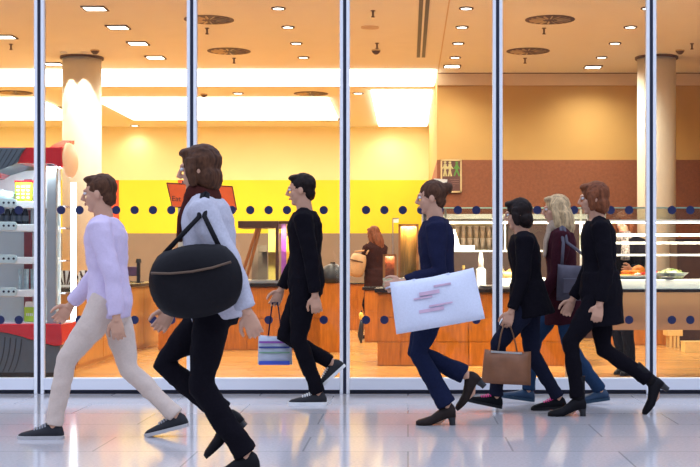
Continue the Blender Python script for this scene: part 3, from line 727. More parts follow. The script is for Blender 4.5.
# restroom sign on the terracotta wall
YT = YW - .02
t = thing('restroom_sign', 'framed brown pictogram sign with cream and green figures on the wall', 'sign', (QX(451.2, YT), YT, QZ(176, YT)))
hx, hz = 10.6 / K(YT), 16.6 / K(YT)
obj('panel', bx(-hx, hx, -.01, .014, -hz, hz), mat('plum_brown_sign', (.13, .055, .05), .5), t)
fr = B()
for q in ((-hx, hx, -hz, -hz + .025), (-hx, hx, hz - .025, hz), (-hx, -hx + .025, -hz, hz), (hx - .025, hx, -hz, hz)): box(fr, q[0], q[1], -.02, -.009, q[2], q[3])
obj('frame', fr, mat('cream_frame', (.72, .55, .28), .5), t)
def figure(x, z, s, m, stride, nm):
    f = B(); M = Matrix.Rotation(PI / 2, 4, 'X')
    cyl(f, (x, z + .105 * s), .02 * s, .02 * s, .008, .0115, 16, M)
    def seg(p, q, r): tube(f, [(p[0], -.0105, p[1]), (q[0], -.0105, q[1])], [(r, .003), (r, .003)], (1, 0, 0) if abs(p[1] - q[1]) > abs(p[0] - q[0]) else (0, 0, 1), 8)
    seg((x, z + .08 * s), (x, z + .0 * s), .022 * s)
    seg((x, z), (x - stride * s, z - .10 * s), .012 * s); seg((x, z), (x + stride * s, z - .10 * s), .012 * s)
    seg((x, z + .07 * s), (x - .045 * s, z + .01 * s), .009 * s); seg((x, z + .07 * s), (x + .045 * s, z + .01 * s), .009 * s)
    obj(nm, f, m, t)
figure(-.095, .10, 1.05, mat('sign_cream', (.62, .55, .26), .5), .02, 'pictogram'); figure(-.02, .10, 1.05, mat('sign_cream', (.62, .55, .26), .5), .022, 'pictogram'); figure(.085, .10, 1.0, mat('sign_green', (.10, .30, .05), .5), .04, 'pictogram')
ln = B()
for k, (a, b) in enumerate(((-.02, .12), (0, .12), (.02, .12), (-.02, .06))): box(ln, a, b, -.012, -.0095, -.055 - k * .034, -.05 - k * .034)
obj('divider_lines', ln, mat('sign_pink', (.33, .18, .16), .5), t)

# ------------------------------------------------------------------ food on the buffet
zf = QZ(279.5, YR) + .001
m_or = mat('orange_fruit', (.92, .27, .02), .4, var=.12, scale=30, bump=.1); m_leaf = mat('salad_green', (.16, .32, .04), .5, var=.4, scale=40)
def plate(label, px, y, r, h=.03, m=None, name='serving_plate'):
    t = thing(name, label, 'bowl' if h > .05 else 'plate', (QX(px, y), y, zf))
    obj('dish', lathe(B(), [(r * .55, 0), (r * .97, h), (r, h + .004), (r * .94, h + .004), (r * .5, .008)], n=40), m or m_whitetop, t, True)
    obj('foot_ring', cyl(B(), (0, 0), r * .56, r * .54, -.0005, .006, 32), m or m_whitetop, t); return t
yp = YR + .27
plate('large white plate of orange fruit pieces on the near food counter', 632, yp, .20)
rnd = random.Random(3); s0 = None
for k in range(16):
    a = rnd.random() * 2 * PI; rr = .13 * math.sqrt(rnd.random()); lay = 0 if k < 10 else 1
    if lay: rr *= .5
    loc = (QX(631, yp) + rr * math.cos(a), yp + rr * math.sin(a) * .8, zf + .012 + lay * .034)
    lab = 'orange fruit wedge heaped on the large white plate'
    if s0 is None:
        s0 = obj('fruit_wedge', ellip(B(), (0, 0, .018), (.045, .022, .018), None, 14, 8), m_or, None, True, loc); tag(s0, lab, 'fruit', 'orange fruit pieces on the white plate')
    else: s0.copy(); o = dup(s0, lab, loc, rnd.random() * 6)
t = thing('serving_spoon', 'red handled serving spoon resting on the plate of orange fruit', 'spoon', (QX(644, yp - .1), yp - .1, zf + .05))
obj('handle', tube(B(), [(-.03, 0, 0), (.05, .0, .015), (.12, .0, .018)], [.008, .009, .010], (0, 1, 0), 10), m_red, t, True); obj('bowl_tip', ellip(B(), (-.055, 0, -.004), (.035, .022, .009), None, 14, 8), m_steel, t, True)
for k, (px, y, z, lab) in enumerate(((638.5, yp + .14, zf, 'whole orange standing behind the fruit plate beside the last mullion'), (655.5, yp + .05, zf, 'small orange between the last mullion and the salad bowl'))):
    r = (.065, .04)[k]
    t = thing('orange', lab, 'orange', (QX(px, y), y, z)); obj('peel', ellip(B(), (0, 0, r), (r, r, r * .96)), m_or, t, True); obj('stem_button', cyl(B(), (0, 0), .006, .004, 2 * r * .975, 2 * r * .975 + .006, 8), m_leaf, t)
plate('white bowl of salad at the right end of the near food counter', 670, yp - .02, .17, .055, None, 'salad_bowl')
def heap(label, px, y, z, ax, m, seed, n=70, s=.02, m2=None):
    r2 = random.Random(seed); b = B(); ellip(b, (0, 0, 0), (ax[0], ax[1], ax[2]), None, 18, 10)
    for k in range(n):
        th = r2.random() * 2 * PI; ph = r2.random() * PI / 2
        c = Vector((ax[0] * math.cos(th) * math.cos(ph), ax[1] * math.sin(th) * math.cos(ph), ax[2] * math.sin(ph)))
        M = Matrix.Translation(c) @ Matrix.Rotation(r2.random() * 6, 4, 'Z') @ Matrix.Rotation(r2.random() * 3, 4, 'X')
        n0 = len(b.faces); ellip(b, (0, 0, 0), (s * (1 + r2.random()), s * .7, s * .25), M, 8, 5); b.faces.ensure_lookup_table()
        mi = r2.choice((0, 0, 1, 2))
        for f in b.faces[n0:]: f.material_index = mi
    o = obj('salad', b, [m, m2 or m_leaf, m_cream], None, True, (QX(px, y), y, z)); tag(o, label, 'salad', None, 'stuff'); return o
heap('pale leafy salad heaped in the white bowl at right', 670, yp - .02, zf + .03, (.13, .13, .055), mat('pale_salad', (.72, .66, .34), .5, var=.3, scale=40), 5)
plate('small white plate of green salad left of the worker', 601, yp, .11)
heap('green and pink salad on the small plate left of the worker', 601, yp, zf + .012, (.085, .085, .045), m_leaf, 9, 50, .02, mat('pink_food', (.70, .30, .22), .5))
t = thing('steel_dish', 'small steel dish in front of the white salad bowl', 'dish', (QX(668, YR + .07), YR + .085, zf)); obj('dish_shell', lathe(B(), [(.03, 0), (.07, .02), (.072, .024), (.066, .024), (.026, .005)], n=28), m_steel, t, True); obj('foot_ring', cyl(B(), (0, 0), .031, .03, -.0005, .005, 20), m_steel, t)
# items on the wooden counter slab
zs2 = zt2 + .106
t = thing('sauce_bowl', 'white bowl of red sauce at the right end of the white slab', 'bowl', (QX(563, 13.8), 13.8, zs2)); obj('dish', lathe(B(), [(.03, 0), (.07, .055), (.074, .06), (.066, .06), (.025, .01)], n=28), m_whitetop, t, True); obj('sauce', cyl(B(), (0, 0), .062, .062, .045, .053, 28), mat('red_sauce', (.45, .03, .02), .3), t)
t = thing('cutting_board', 'tilted cream cutting board propped behind the salad plate', 'cutting board', (QX(596, 12.05), 12.05, zf - .1)); 
def kq(px, py): return (QX(px, 12.05) - QX(596, 12.05), QZ(py, 12.05) - zf + .1)
obj('board', prism_xz(B(), [kq(583.5, 261), kq(589, 255.5), kq(608.5, 268), kq(603, 276.5)], -.01, .01), m_paper, t, bevel=.006)
obj('prop', bx(-.02, .0, .01, .06, .06, .15), m_steel, t)
t = thing('bread_basket', 'pale basket of bread rolls just right of the fourth mullion', 'basket', (QX(513, 13.8), 13.8, zs2)); obj('basket_body', lathe(B(), [(.09, 0), (.12, .05), (.112, .05), (.085, .008)], n=28), mat('straw', (.62, .42, .16), .7, var=.2, scale=60), t, True); obj('liner', lathe(B(), [(.08, .02), (.116, .055), (.11, .058), (.06, .03)], n=28), m_paper, t, True)
for k in range(4):
    o = obj('bread_roll', ellip(B(), (0, 0, .028), (.05, .034, .028)), mat('bread_crust', (.62, .30, .08), .6, var=.2, scale=20), None, True, (QX(513, 13.8) + (-.05, .03, -.01, .045)[k], 13.8 + (-.03, -.035, .03, .04)[k], zs2 + (.02, .02, .045, .03)[k]), ); o.rotation_euler = (0, 0, k * 1.3); tag(o, 'golden bread roll in the pale basket right of the fourth mullion', 'bread roll', 'bread rolls in the basket')
# ------------------------------------------------------------------ people
def cloth(name, col, var=.12): return mat(name, col, .9, var=var, scale=90, bump=.06, spec=.08)
SKIN = mat('skin', (.56, .30, .19), .5, var=.06, scale=20)
EYE_W = mat('eye_white', (.75, .72, .70), .3, var=.02); EYE_D = mat('eye_iris', (.03, .02, .015), .2)
LIP = mat('lip_tone', (.42, .14, .11), .45)
def hair_mat(n, c): return mat(n, c, .6, var=.5, scale=40, stretch=(1, 3, .25), bump=.35, spec=.18)
HB = hair_mat('hair_dark', (.012, .006, .005)); HBR = hair_mat('hair_brown', (.075, .03, .014)); HAU = hair_mat('hair_auburn', (.17, .052, .02)); HBL = hair_mat('hair_blonde', (.52, .36, .19))

FOLD = bpy.data.textures.new('folds', 'CLOUDS'); FOLD.noise_scale = .10; FOLD.noise_depth = 2
LOCK = bpy.data.textures.new('locks', 'CLOUDS'); LOCK.noise_scale = .028; LOCK.noise_depth = 2
def displace(o, tex, s):
    d = o.modifiers.new('folds', 'DISPLACE'); d.texture = tex; d.strength = s; d.mid_level = .5; d.texture_coords = 'GLOBAL'; return o
def person(label, X, Y, H, lean=3, near=None, far=None, nA=(10, 15, 6), fA=(-10, 15, 6), head=(0, 0), top=None, trou=None, hair=HB, hstyle='short',
           shoe=None, sole=None, laces=None, hl=0.0, shoestyle='sneaker', rz=0, flare=1.0, coat=0.0, scarf=None, cap_bulk=0.0, top_bulk=0.012, cuff=None, collar=None, group=None, vox=.0065, top_name='jacket', curl=30, wide=1.0):
    k = H / 1.7
    t = thing('person', label, 'person', (X, Y, 0), R(rz), group)
    ah = (.078 + hl) * k
    Lg = .238 * H; hw = .052 * H
    feet = []; hz = .52 * H
    for s, leg in ((-1, near), (1, far)):
        fx, pitch, lift = leg; p = R(pitch)
        pts = [(.05 * k, -ah), (-.2 * k, -ah)]
        low = min(x * math.sin(p) * 1 + z * math.cos(p) if False else (-(-x) * math.sin(p) * 1 if False else x * math.sin(p)) + z * math.cos(p) for x, z in pts)
        az = lift - low
        feet.append([s, fx, p, az])
        if lift < .02: hz = min(hz, math.sqrt(max((1.985 * Lg) ** 2 - fx * fx, .01)) + az)
    u = Vector((-math.sin(R(lean)), 0, math.cos(R(lean)))); p0 = Vector((0, 0, hz))
    SP = [(-.055, .080, .062), (0, .094, .073), (.06, .084, .066), (.12, .076, .060), (.18, .088, .066), (.235, .098, .068), (.275, .092, .056), (.300, .05, .042)]
    spine = [p0 + u * (a * H) for a, b, c in SP]
    body = B(); tube(body, spine, [(b * H * .93 * wide, c * H * .92) for a, b, c in SP], (0, 1, 0), 20)
    nb = p0 + u * (.292 * H)
    hp = R(head[0]); hy = R(head[1])
    hc = nb + (u * .6 + Vector((-.25 - .3 * math.sin(hp), 0, 1))).normalized() * (.100 * H)
    HM = Matrix.Translation(hc) @ Matrix.Rotation(hy, 4, 'Z') @ Matrix.Rotation(-hp, 4, 'Y') @ Matrix.Scale(k * .96, 4)
    tube(body, [nb - u * .03 * H, nb + u * .01 * H, HM @ Vector((.012, 0, -.06)), HM @ Vector((.01, 0, 0))], [.045 * H, .034 * H, .032 * H, .03 * H], (0, 1, 0), 16)
    for c, ax in (((.014, 0, .022), (.094, .074, .090)), ((-.022, 0, -.040), (.060, .054, .068)), ((-.054, 0, -.096), (.023, .026, .019)), ((-.080, 0, .022), (.015, .043, .011)),
                  ((-.052, .034, -.026), (.024, .020, .025)), ((-.052, -.034, -.026), (.024, .020, .025)), ((-.079, 0, -.062), (.011, .022, .009)),
                  ((.006, .075, -.012), (.018, .009, .030)), ((.006, -.075, -.012), (.018, .009, .030))): ellip(body, c, ax, HM, 16, 12)
    tube(body, [(-.082, 0, .016), (-.098, 0, -.008), (-.108, 0, -.027), (-.088, 0, -.035)], [.009, .011, .0135, .012], (0, 1, 0), 10, HM)
    # legs
    trb = B(); knees = []
    tube(trb, [p0 + u * (a * H) for a in (-.075, -.03, .0, .05, .085)], [(q * H * wide, w * H) for q, w in ((.07, .055), (.094, .072), (.098, .076), (.090, .070), (.078, .06))], (0, 1, 0), 20)
    ank = []
    for s, fx, p, az in feet:
        hip = Vector((0, s * hw, hz - .01 * H)); A = Vector((-fx, s * hw * .62, az)); d = A - hip; D = min(d.length, 1.995 * Lg); e = d.normalized()
        h = math.sqrt(max(Lg * Lg - D * D / 4, 0)); perp = Vector((-1, 0, 0)); perp = (perp - e * perp.dot(e)).normalized()
        K_ = hip + e * (D / 2) + perp * h; A = hip + e * D
        tube(body, [hip, hip.lerp(K_, .5), K_, K_.lerp(A, .35), A, A - Vector((0, 0, .02))], [.042 * H, .037 * H, .030 * H, .029 * H, .020 * H, .02 * H], (0, 1, 0), 14)
        ft = Matrix.Translation(A) @ Matrix.Rotation(-p, 4, 'Y')
        tube(body, [(.02 * k, 0, -.03 * k), (-.06 * k, 0, -ah + .03 * k), (-.15 * k, 0, -ah + .022 * k)], [.028 * k, .03 * k, .018 * k], (0, 1, 0), 12, ft)
        E = A.lerp(K_, .015) if p < R(30) else A.lerp(K_, .05)
        tube(trb, [hip + Vector((0, 0, .03 * H)), hip.lerp(K_, .3), hip.lerp(K_, .7), K_, K_.lerp(A, .4), K_.lerp(E, .8), E], [(.050 * H, .056 * H), (.050 * H, .054 * H), (.041 * H, .044 * H), .037 * H, .034 * H * (1 + (flare - 1) * .4), .031 * H * flare, .032 * H * flare], (0, 1, 0), 18)
        ank.append((s, A, p, ft))
    # arms
    tp = B() ; hands = {}
    tube(tp, [p0 + u * ((a if i or not coat else a) * H) for i, (a, b, c) in enumerate(SP)], [(b * H * wide + top_bulk, c * H + top_bulk) for a, b, c in SP], (0, 1, 0), 22)
    if coat:
        tube(tp, [p0 + u * .08 * H, p0 + u * .0 * H, p0 + Vector((.01, 0, -coat * .5)), p0 + Vector((.02, 0, -coat))], [(.09 * H + top_bulk, .07 * H + top_bulk), (.104 * H + top_bulk, .084 * H + top_bulk), (.106 * H * wide + top_bulk, .092 * H * wide + top_bulk), (.108 * H * wide + top_bulk, .100 * H * wide + top_bulk)], (0, 1, 0), 22)
    for s, (a, e, b) in ((-1, nA), (1, fA)):
        S = p0 + u * (.262 * H) + Vector((0, s * .098 * H * wide, 0))
        def dr(an): return Vector((-math.sin(R(an)) * math.cos(R(b)), s * math.sin(R(b)), -math.cos(R(an)) * math.cos(R(b))))
        El = S + dr(a) * .172 * H; d2 = dr(a + e); d2.y *= .3; d2.normalize(); Wr = El + d2 * .148 * H
        tube(body, [S, S.lerp(El, .5), El, El.lerp(Wr, .4), Wr, Wr + d2 * .02], [.033 * H, .029 * H, .024 * H, .023 * H, (.017 * H, .014 * H), (.017 * H, .012 * H)], (0, 1, 0), 14)
        En = El.lerp(Wr, .93)
        tube(tp, [S + Vector((0, -s * .045 * H, .012 * H)), S + Vector((0, 0, .004 * H)), S.lerp(El, .5), El, El.lerp(Wr, .5), En], [.040 * H + top_bulk * .5, .038 * H + top_bulk * .6, .032 * H + top_bulk * .6, .028 * H + top_bulk * .6, .025 * H + top_bulk * .6, .022 * H + top_bulk * .6], (0, 1, 0), 16)
        fw = Vector((-1, 0, .02)); tt = (fw - d2 * fw.dot(d2)).normalized()
        if a + e > 60: tt = (Vector((0, 0, 1)) - d2 * d2.z).normalized()
        inn = Vector((0, -s, 0)); inn = (inn - d2 * inn.dot(d2) - tt * inn.dot(tt)).normalized()
        tube(body, [Wr, Wr + d2 * .04 * k, Wr + d2 * .085 * k, Wr + d2 * .094 * k], [(.027 * k, .015 * k), (.038 * k, .016 * k), (.040 * k, .014 * k), (.034 * k, .010 * k)], tt, 14)
        for i, ln in enumerate((.070, .080, .074, .056)):
            q = Wr + d2 * .080 * k + tt * ((.030 - .0205 * i) * k); pts = [q - d2 * .02 * k, q]
            ang = 0
            for j in range(3):
                ang += R(curl * (.6 if j == 0 else 1)); q = q + (d2 * math.cos(ang) + inn * math.sin(ang)) * (ln * k / 3) + tt * ((.0015 - .001 * i) * k); pts.append(q)
            tube(body, pts, [.0095 * k, .0095 * k, .009 * k, .0085 * k, .0065 * k], tt, 10)
        q = Wr + d2 * .022 * k + tt * .022 * k
        tube(body, [q, q + (d2 * .5 + tt * .7 + inn * .2) * .035 * k, q + (d2 * 1.2 + tt * .9 + inn * .5) * .045 * k, q + (d2 * 1.9 + tt * .85 + inn * .8) * .045 * k], [.014 * k, .013 * k, .011 * k, .008 * k], inn, 10)
        hands[s] = Wr + d2 * .095 * k + inn * .022 * k
    bo = obj('body', body, SKIN, t); remesh(bo, .0055, 3, .45)
    tr = obj('trousers', trb, trou, t); remesh(tr, .010, 5); displace(tr, FOLD, .022)
    tj = obj(top_name, tp, top, t); remesh(tj, .010, 5); displace(tj, FOLD, .022)
    # hair
    hb = B()
    if hstyle == 'short':
        ellip(hb, (.024, 0, .036), (.096, .083, .090), HM, 20, 14); ellip(hb, (.060, 0, -.028), (.050, .066, .062), HM, 16, 10)
        ellip(hb, (-.035, .0, .092), (.055, .055, .026), HM, 16, 10)
    elif hstyle == 'bob':
        ellip(hb, (.024, 0, .034), (.104, .092, .096), HM, 20, 14); ellip(hb, (.048, 0, -.05), (.075 + cap_bulk, .094 + cap_bulk, .085), HM, 18, 12)
        for s in (-1, 1): tube(hb, [(-.02, s * .078, .05), (-.028, s * .088, -.02), (-.02, s * .084, -.095)], [(.028, .02), (.03, .022), (.02, .015)], (1, 0, 0), 10, HM)
        ellip(hb, (-.045, .0, .088), (.05, .06, .026), HM, 16, 10)
    elif hstyle == 'bun':
        ellip(hb, (.022, 0, .034), (.099, .084, .092), HM, 20, 14); ellip(hb, (.055, 0, -.03), (.05, .064, .06), HM, 16, 10); ellip(hb, (.118, 0, .055), (.045, .045, .045), HM, 14, 10)
    else:
        ellip(hb, (.022, 0, .034), (.102, .088, .094), HM, 20, 14)
        tube(hb, [(.045, 0, .04), (.068, 0, -.06), (.082, 0, -.15), (.085, 0, -.24), (.075, 0, -.30)], [(.085, .055), (.09 + cap_bulk, .055 + cap_bulk), (.092 + cap_bulk, .05 + cap_bulk), (.078, .04), (.04, .018)], (0, 1, 0), 16, HM)
        for s in (-1, 1): tube(hb, [(-.02, s * .076, .05), (-.014, s * .09, -.03), (.0, s * .09, -.13), (.02, s * .08, -.2)], [(.026, .018), (.03, .02), (.03, .02), (.014, .01)], (1, 0, 0), 10, HM)
        ellip(hb, (-.045, .0, .086), (.05, .06, .026), HM, 16, 10)
    ho = obj('hair', hb, hair, t); remesh(ho, .0075, 3); displace(ho, LOCK, .012)
    for s in (-1, 1):
        eb = B(); ellip(eb, (-.0795, s * .031, .004), (.0115, .0125, .0085), HM, 14, 10)
        n0 = len(eb.faces); ellip(eb, (-.0885, s * .031, .004), (.004, .0055, .0055), HM, 10, 8); eb.faces.ensure_lookup_table()
        for f in eb.faces[n0:]: f.material_index = 1
        obj('eye', eb, [EYE_W, EYE_D], t, True)
    lb = B(); ellip(lb, (-.0885, 0, -.0575), (.005, .020, .0042), HM, 14, 8); ellip(lb, (-.0885, 0, -.0665), (.0055, .017, .005), HM, 14, 8)
    obj('lips', lb, LIP, t, True)
    # shoes
    for s, A, p, ft in ank:
        sb = B(); sm_ = shoe
        stt = [(.058, .016, .045), (.048, .030, .075), (.022, .037, .102), (-.02, .038, .100), (-.06, .041, .078), (-.11, .047, .060), (-.16, .045, .048), (-.195, .034, .038), (-.213, .014, .026)]
        def rise(x): return hl * max(0, min(1, (x + .12) / .13))
        rings = []
        n = 9
        for x, w, h in stt:
            ring = []
            b0_ = -(.078 + hl) + (.012 if sole else .0) + rise(x)
            for i in range(n):
                th = PI * i / (n - 1); ring.append(sb.verts.new(ft @ (Vector((x, w * math.cos(th) * (1 + .12 * math.sin(th)), b0_ + (h - (.012 if sole else 0)) * math.sin(th) ** .7)) * k)))
            rings.append(ring)
        for a_, b_ in zip(rings, rings[1:]):
            for i in range(n): sb.faces.new((a_[i], a_[(i + 1) % n], b_[(i + 1) % n], b_[i]))
        sb.faces.new(rings[0]); sb.faces.new(rings[-1][::-1])
        so = obj('shoe' if shoestyle != 'boot' else 'boot', sb, shoe, t, True)
        if shoestyle == 'boot':
            sh = B(); tube(sh, [(.004, 0, -.02), (.006, 0, .03), (.002, 0, .10), (.0, 0, .15)], [(.036, .046), (.037, .045), (.042, .048), (.046, .052)], (0, 1, 0), 18, ft @ Matrix.Scale(k, 4)); obj('boot_shaft', sh, shoe, so, True)
        if hl:
            hb_ = B(); M = ft @ Matrix.Scale(k, 4)
            tube(hb_, [(.030, 0, -.078 + .004), (.034, 0, -.078 - hl * .5), (.036, 0, -.078 - hl)], [(.030, .030), (.024, .022), (.023, .021)], (0, 1, 0), 14, M); obj('heel', hb_, m_black, so)
        if sole:
            sl = B(); r0 = []; r1 = []
            outline = [(x, w + .004) for x, w, h in stt] + [(x, -w - .004) for x, w, h in stt[::-1]]
            for x, y in outline:
                r0.append(sl.verts.new(ft @ (Vector((x * 1.02, y, -.078)) * k))); r1.append(sl.verts.new(ft @ (Vector((x * 1.02, y, -.056)) * k)))
            m_ = len(r0)
            for i in range(m_): sl.faces.new((r0[i], r0[(i + 1) % m_], r1[(i + 1) % m_], r1[i]))
            sl.faces.new(r0[::-1]); sl.faces.new(r1); obj('sole', sl, sole, so)
        if laces:
            lc = B()
            for j in range(5):
                x = -.045 - .016 * j; zz = -.078 + .092 - .0062 * j * 1.1
                tube(lc, [(x, -.026, zz - .018), (x - .004, -.012, zz - .003), (x - .006, .0, zz), (x - .004, .012, zz - .003), (x, .026, zz - .018)], [.0058] * 5, (1, 0, 0), 6, ft @ Matrix.Scale(k, 4))
            obj('laces', lc, laces, so)
    if scarf:
        sb = B(); cc = nb + u * .012 * H
        for (dz, rr, tr_) in ((0, .062, .034), (.028, .058, .028)):
            pts = [cc + Vector((-.012 + rr * k * math.cos(q), rr * 1.1 * k * math.sin(q), dz + .012 * math.sin(2 * q))) for q in [2 * PI * i / 20 for i in range(21)]]
            tube(sb, pts, [tr_ * k] * 21, (0, 0, 1), 10)
        tube(sb, [cc + Vector((-.07, -.03, 0)), cc + Vector((-.11, -.05, -.10)), cc + Vector((-.12, -.055, -.22))], [(.03, .03), (.045, .02), (.05, .014)], (0, 1, 0), 12)
        so = obj('scarf', sb, scarf, t); remesh(so, .009, 4)
    if collar:
        sb = B(); cc = nb - u * .005 * H
        pts = [cc + Vector((-.008 + .055 * k * math.cos(q), .062 * k * math.sin(q), .0)) for q in [2 * PI * i / 20 for i in range(21)]]
        tube(sb, pts, [(.022 * k, .012 * k)] * 21, (0, 0, 1), 8); so = obj('collar', sb, collar, t); remesh(so, .007, 3)
    bpy.context.view_layer.update()
    M = Matrix.Translation((X, Y, 0)) @ Matrix.Rotation(R(rz), 4, 'Z')
    return t, M @ hands[-1], M @ hands[1], M @ (p0 + u * .27 * H)

def soft_bag(name, label, c, w, h, d, m, tilt=0, handles=None, straps=None, hm=None, cat='bag', rz=0, rnd_=.0):
    """c = centre of the bag body, handles = world point the loop rises to"""
    t = thing(name, label, cat, c, 0)
    M = Matrix.Rotation(R(rz), 4, 'Z') @ Matrix.Rotation(R(tilt), 4, 'Y')
    bm = B(); NX, NZ = 10, 8
    pts = {}
    for sy in (-1, 1):
        for i in range(NX + 1):
            for j in range(NZ + 1):
                fx = i / NX * 2 - 1; fz = j / NZ * 2 - 1
                th = d / 2 * (1 - abs(fx) ** 4 * .75) * (1 - max(0, fz) ** 3 * .75) * (1 - max(0, -fz) ** 6 * .4)
                fx, fz = fx * math.sqrt(1 - fz * fz * rnd_), fz * math.sqrt(1 - fx * fx * rnd_)
                p = Vector((fx * w / 2 * (1 - .03 * fz) , sy * (th + .006 * math.sin(5 * fx + 3 * fz + sy)), fz * h / 2 - .012 * (1 - fx * fx) * (1 if fz > .9 else 0)))
                pts[(sy, i, j)] = bm.verts.new(M @ p)
    for sy in (-1, 1):
        for i in range(NX):
            for j in range(NZ):
                q = [pts[(sy, i, j)], pts[(sy, i + 1, j)], pts[(sy, i + 1, j + 1)], pts[(sy, i, j + 1)]]; bm.faces.new(q if sy < 0 else q[::-1])
    def seam(a): 
        for p_, q_ in zip(a, a[1:]): bm.faces.new((pts[(-1,) + p_], pts[(-1,) + q_], pts[(1,) + q_], pts[(1,) + p_]))
    seam([(i, 0) for i in range(NX + 1)]); seam([(i, NZ) for i in range(NX + 1)]); seam([(0, j) for j in range(NZ + 1)]); seam([(NX, j) for j in range(NZ + 1)])
    bo = obj('bag_body', bm, m, t, True)
    if handles is not None:
        hv = Vector(handles) - Vector(c)
        for sy in (-1, 1):
            a = M @ Vector((-w * .2, sy * d * .12, h * .47)); b = M @ Vector((w * .2, sy * d * .12, h * .47))
            hb = B(); tube(hb, [a, a.lerp(hv, .6) + (M @ Vector((-w * .05, 0, 0))), hv + Vector((-.02, sy * .012, 0)), hv + Vector((.02, sy * .012, 0)), b.lerp(hv, .6) + (M @ Vector((w * .05, 0, 0))), b], [(.010, .005)] * 6, (0, 1, 0), 8)
            obj('handle', hb, hm or m, t, True)
    if straps is not None:
        for a, b, top in straps:
            hb = B(); hv = Vector(top) - Vector(c); a = M @ Vector(a); b = M @ Vector(b)
            o_ = Vector((0, -.105, -.10)); tube(hb, [a, a.lerp(hv + o_, .55), (a.lerp(hv + o_, .9)), hv + Vector((-.012, -.03, -.005)), hv, hv + Vector((.012, -.03, -.005)), b.lerp(hv + o_, .9), b.lerp(hv + o_, .55), b], [(.006, .012)] * 9, (0, 1, 0), 8); obj('strap', hb, hm or m, t, True)
    return t, bo, M

navy = cloth('navy_wool', (.018, .022, .055)); blackc = cloth('black_wool', (.006, .005, .008)); denim = cloth('dark_denim', (.010, .014, .040)); bden = cloth('blue_denim', (.02, .045, .10))
leather = mat('black_leather', (.006, .005, .007), .6, var=.15, scale=50, bump=.08, spec=.15); whsole = mat('white_rubber', (.78, .78, .76), .5)

# 1 pale walker, left
t, hn, hf, sh = person('person in a pale lavender jacket and beige trousers striding past the drinks cooler', QX(110, 8.02), 8.02, 1.73, 4, (.33, 0, 0), (-.40, 14, 0), (-18, 12, 6), (20, 20, 6), (4, 0),
    cloth('lavender_cotton', (.62, .52, .68), .04), cloth('beige_cotton', (.62, .50, .42), .04), HBR, 'short', mat('grey_black_suede', (.012, .012, .016), .8, var=.2), mat('grey_rubber', (.45, .43, .42), .5), mat('grey_lace', (.30, .30, .32), .8))
# 2 foreground woman with black shoulder bag
fwX, fwY = QX(216, 6.5), 6.5
t, hn, hf, sh = person('person nearest the camera in a pale grey top with large black shoulder bag', fwX, fwY, 1.70, 6, (-.16, 6, 0), (-.04, 40, .10), (-30, 10, 9), (14, 20, 5), (6, 0),
    cloth('pale_grey_knit', (.48, .47, .53), .08), blackc, HBR, 'bob', leather, None, None, .03, 'shoe', 0, 1.15, 0, cloth('dark_red_scarf', (.06, .015, .012)), top_name='pullover', top_bulk=.02)
bc = (fwX - .05, fwY - .31, .995)
tb, bo, M = soft_bag('shoulder_bag', 'large soft black shoulder bag carried by the person nearest the camera', bc, .44, .36, .17, leather, -8, None, [((-.13, 0, .145), (.13, 0, .145), (sh.x + .02, sh.y - .135, sh.z + .075))], rnd_=.42)
fl = B(); M2 = M
tube(fl, [M2 @ Vector((-.19, -.086, .06)), M2 @ Vector((-.1, -.097, .045)), M2 @ Vector((.0, -.100, .04)), M2 @ Vector((.1, -.097, .045)), M2 @ Vector((.19, -.086, .06))], [.006] * 5, (0, 1, 0), 8); obj('zip', fl, m_vent, tb)
# 3 man by the glass
mX, mY = QX(306, 9.93), 9.93
t, hn, hf, sh = person('man in a dark suit and black sneakers with white soles by the centre mullion', mX, mY, 1.80, 1, (-.10, 0, 0), (-.20, 42, .10), (-12, 6, 5), (16, 10, 4), (4, 0),
    blackc, blackc, HB, 'short', mat('black_canvas', (.015, .015, .018), .8, var=.1), whsole, whsole, collar=m_paper)
tb, bo, M = soft_bag('striped_bag', 'small striped bag in white, blue and violet held by the man in dark suit', (hf.x, hf.y, hf.z - .37), .26, .23, .09, mat('bag_pale_blue', (.50, .54, .62), .6), 0, (hf.x, hf.y, hf.z - .005), hm=navy)
for k, (z, h_, mm) in enumerate(((.060, .016, mat('stripe_violet', (.28, .08, .38), .6)), (.02, .014, mat('stripe_navy', (.04, .06, .25), .6)), (-.02, .012, mat('stripe_green', (.20, .36, .24), .6)), (-.10, .03, mat('stripe_blue', (.05, .09, .50), .6)))):
    s_ = B(); box(s_, -.118, .118, -.0535, -.0445, z - h_ / 2, z + h_ / 2); obj('stripe', s_, mm, tb)
# 4 woman with the white bag
wX, wY = QX(438, 8.7), 8.7
t, hn, hf, sh = person('woman in a navy jacket and dark jeans carrying a large white shopping bag', wX, wY, 1.66, 2, (-.06, 0, 0), (-.20, 42, .09), (-4, 78, 6), (-6, 30, 5), (5, 0),
    cloth('navy_jacket', (.012, .014, .040)), denim, HBR, 'bun', mat('brown_leather', (.022, .014, .012), .6, var=.15, scale=40, spec=.15), None, None, .055, 'shoe', 0, 1.25)
wb = cloth('white_bag_paper', (.68, .71, .82), .04)
tb, bo, M = soft_bag('shopping_bag', 'large white shopping bag with pale red printing, tilted, held by the woman in navy', (QX(436, 8.4), 8.36, .832), .56, .335, .12, wb, -10, (hn.x, hn.y - .01, hn.z - .01), hm=wb)
rp = mat('faded_red_print', (.64, .44, .56), .7, var=.1)
for k, (x0, x1, z, h_) in enumerate(((-.10, .03, .06, .022), (.0, .11, .095, .012), (-.14, -.02, .035, .010), (-.12, .04, -.05, .02), (-.05, .10, -.025, .010))):
    s_ = B(); box(s_, x0, x1, -.0665, -.052, z - h_ / 2, z + h_ / 2, 0, M); obj('printed_mark', s_, rp, tb)
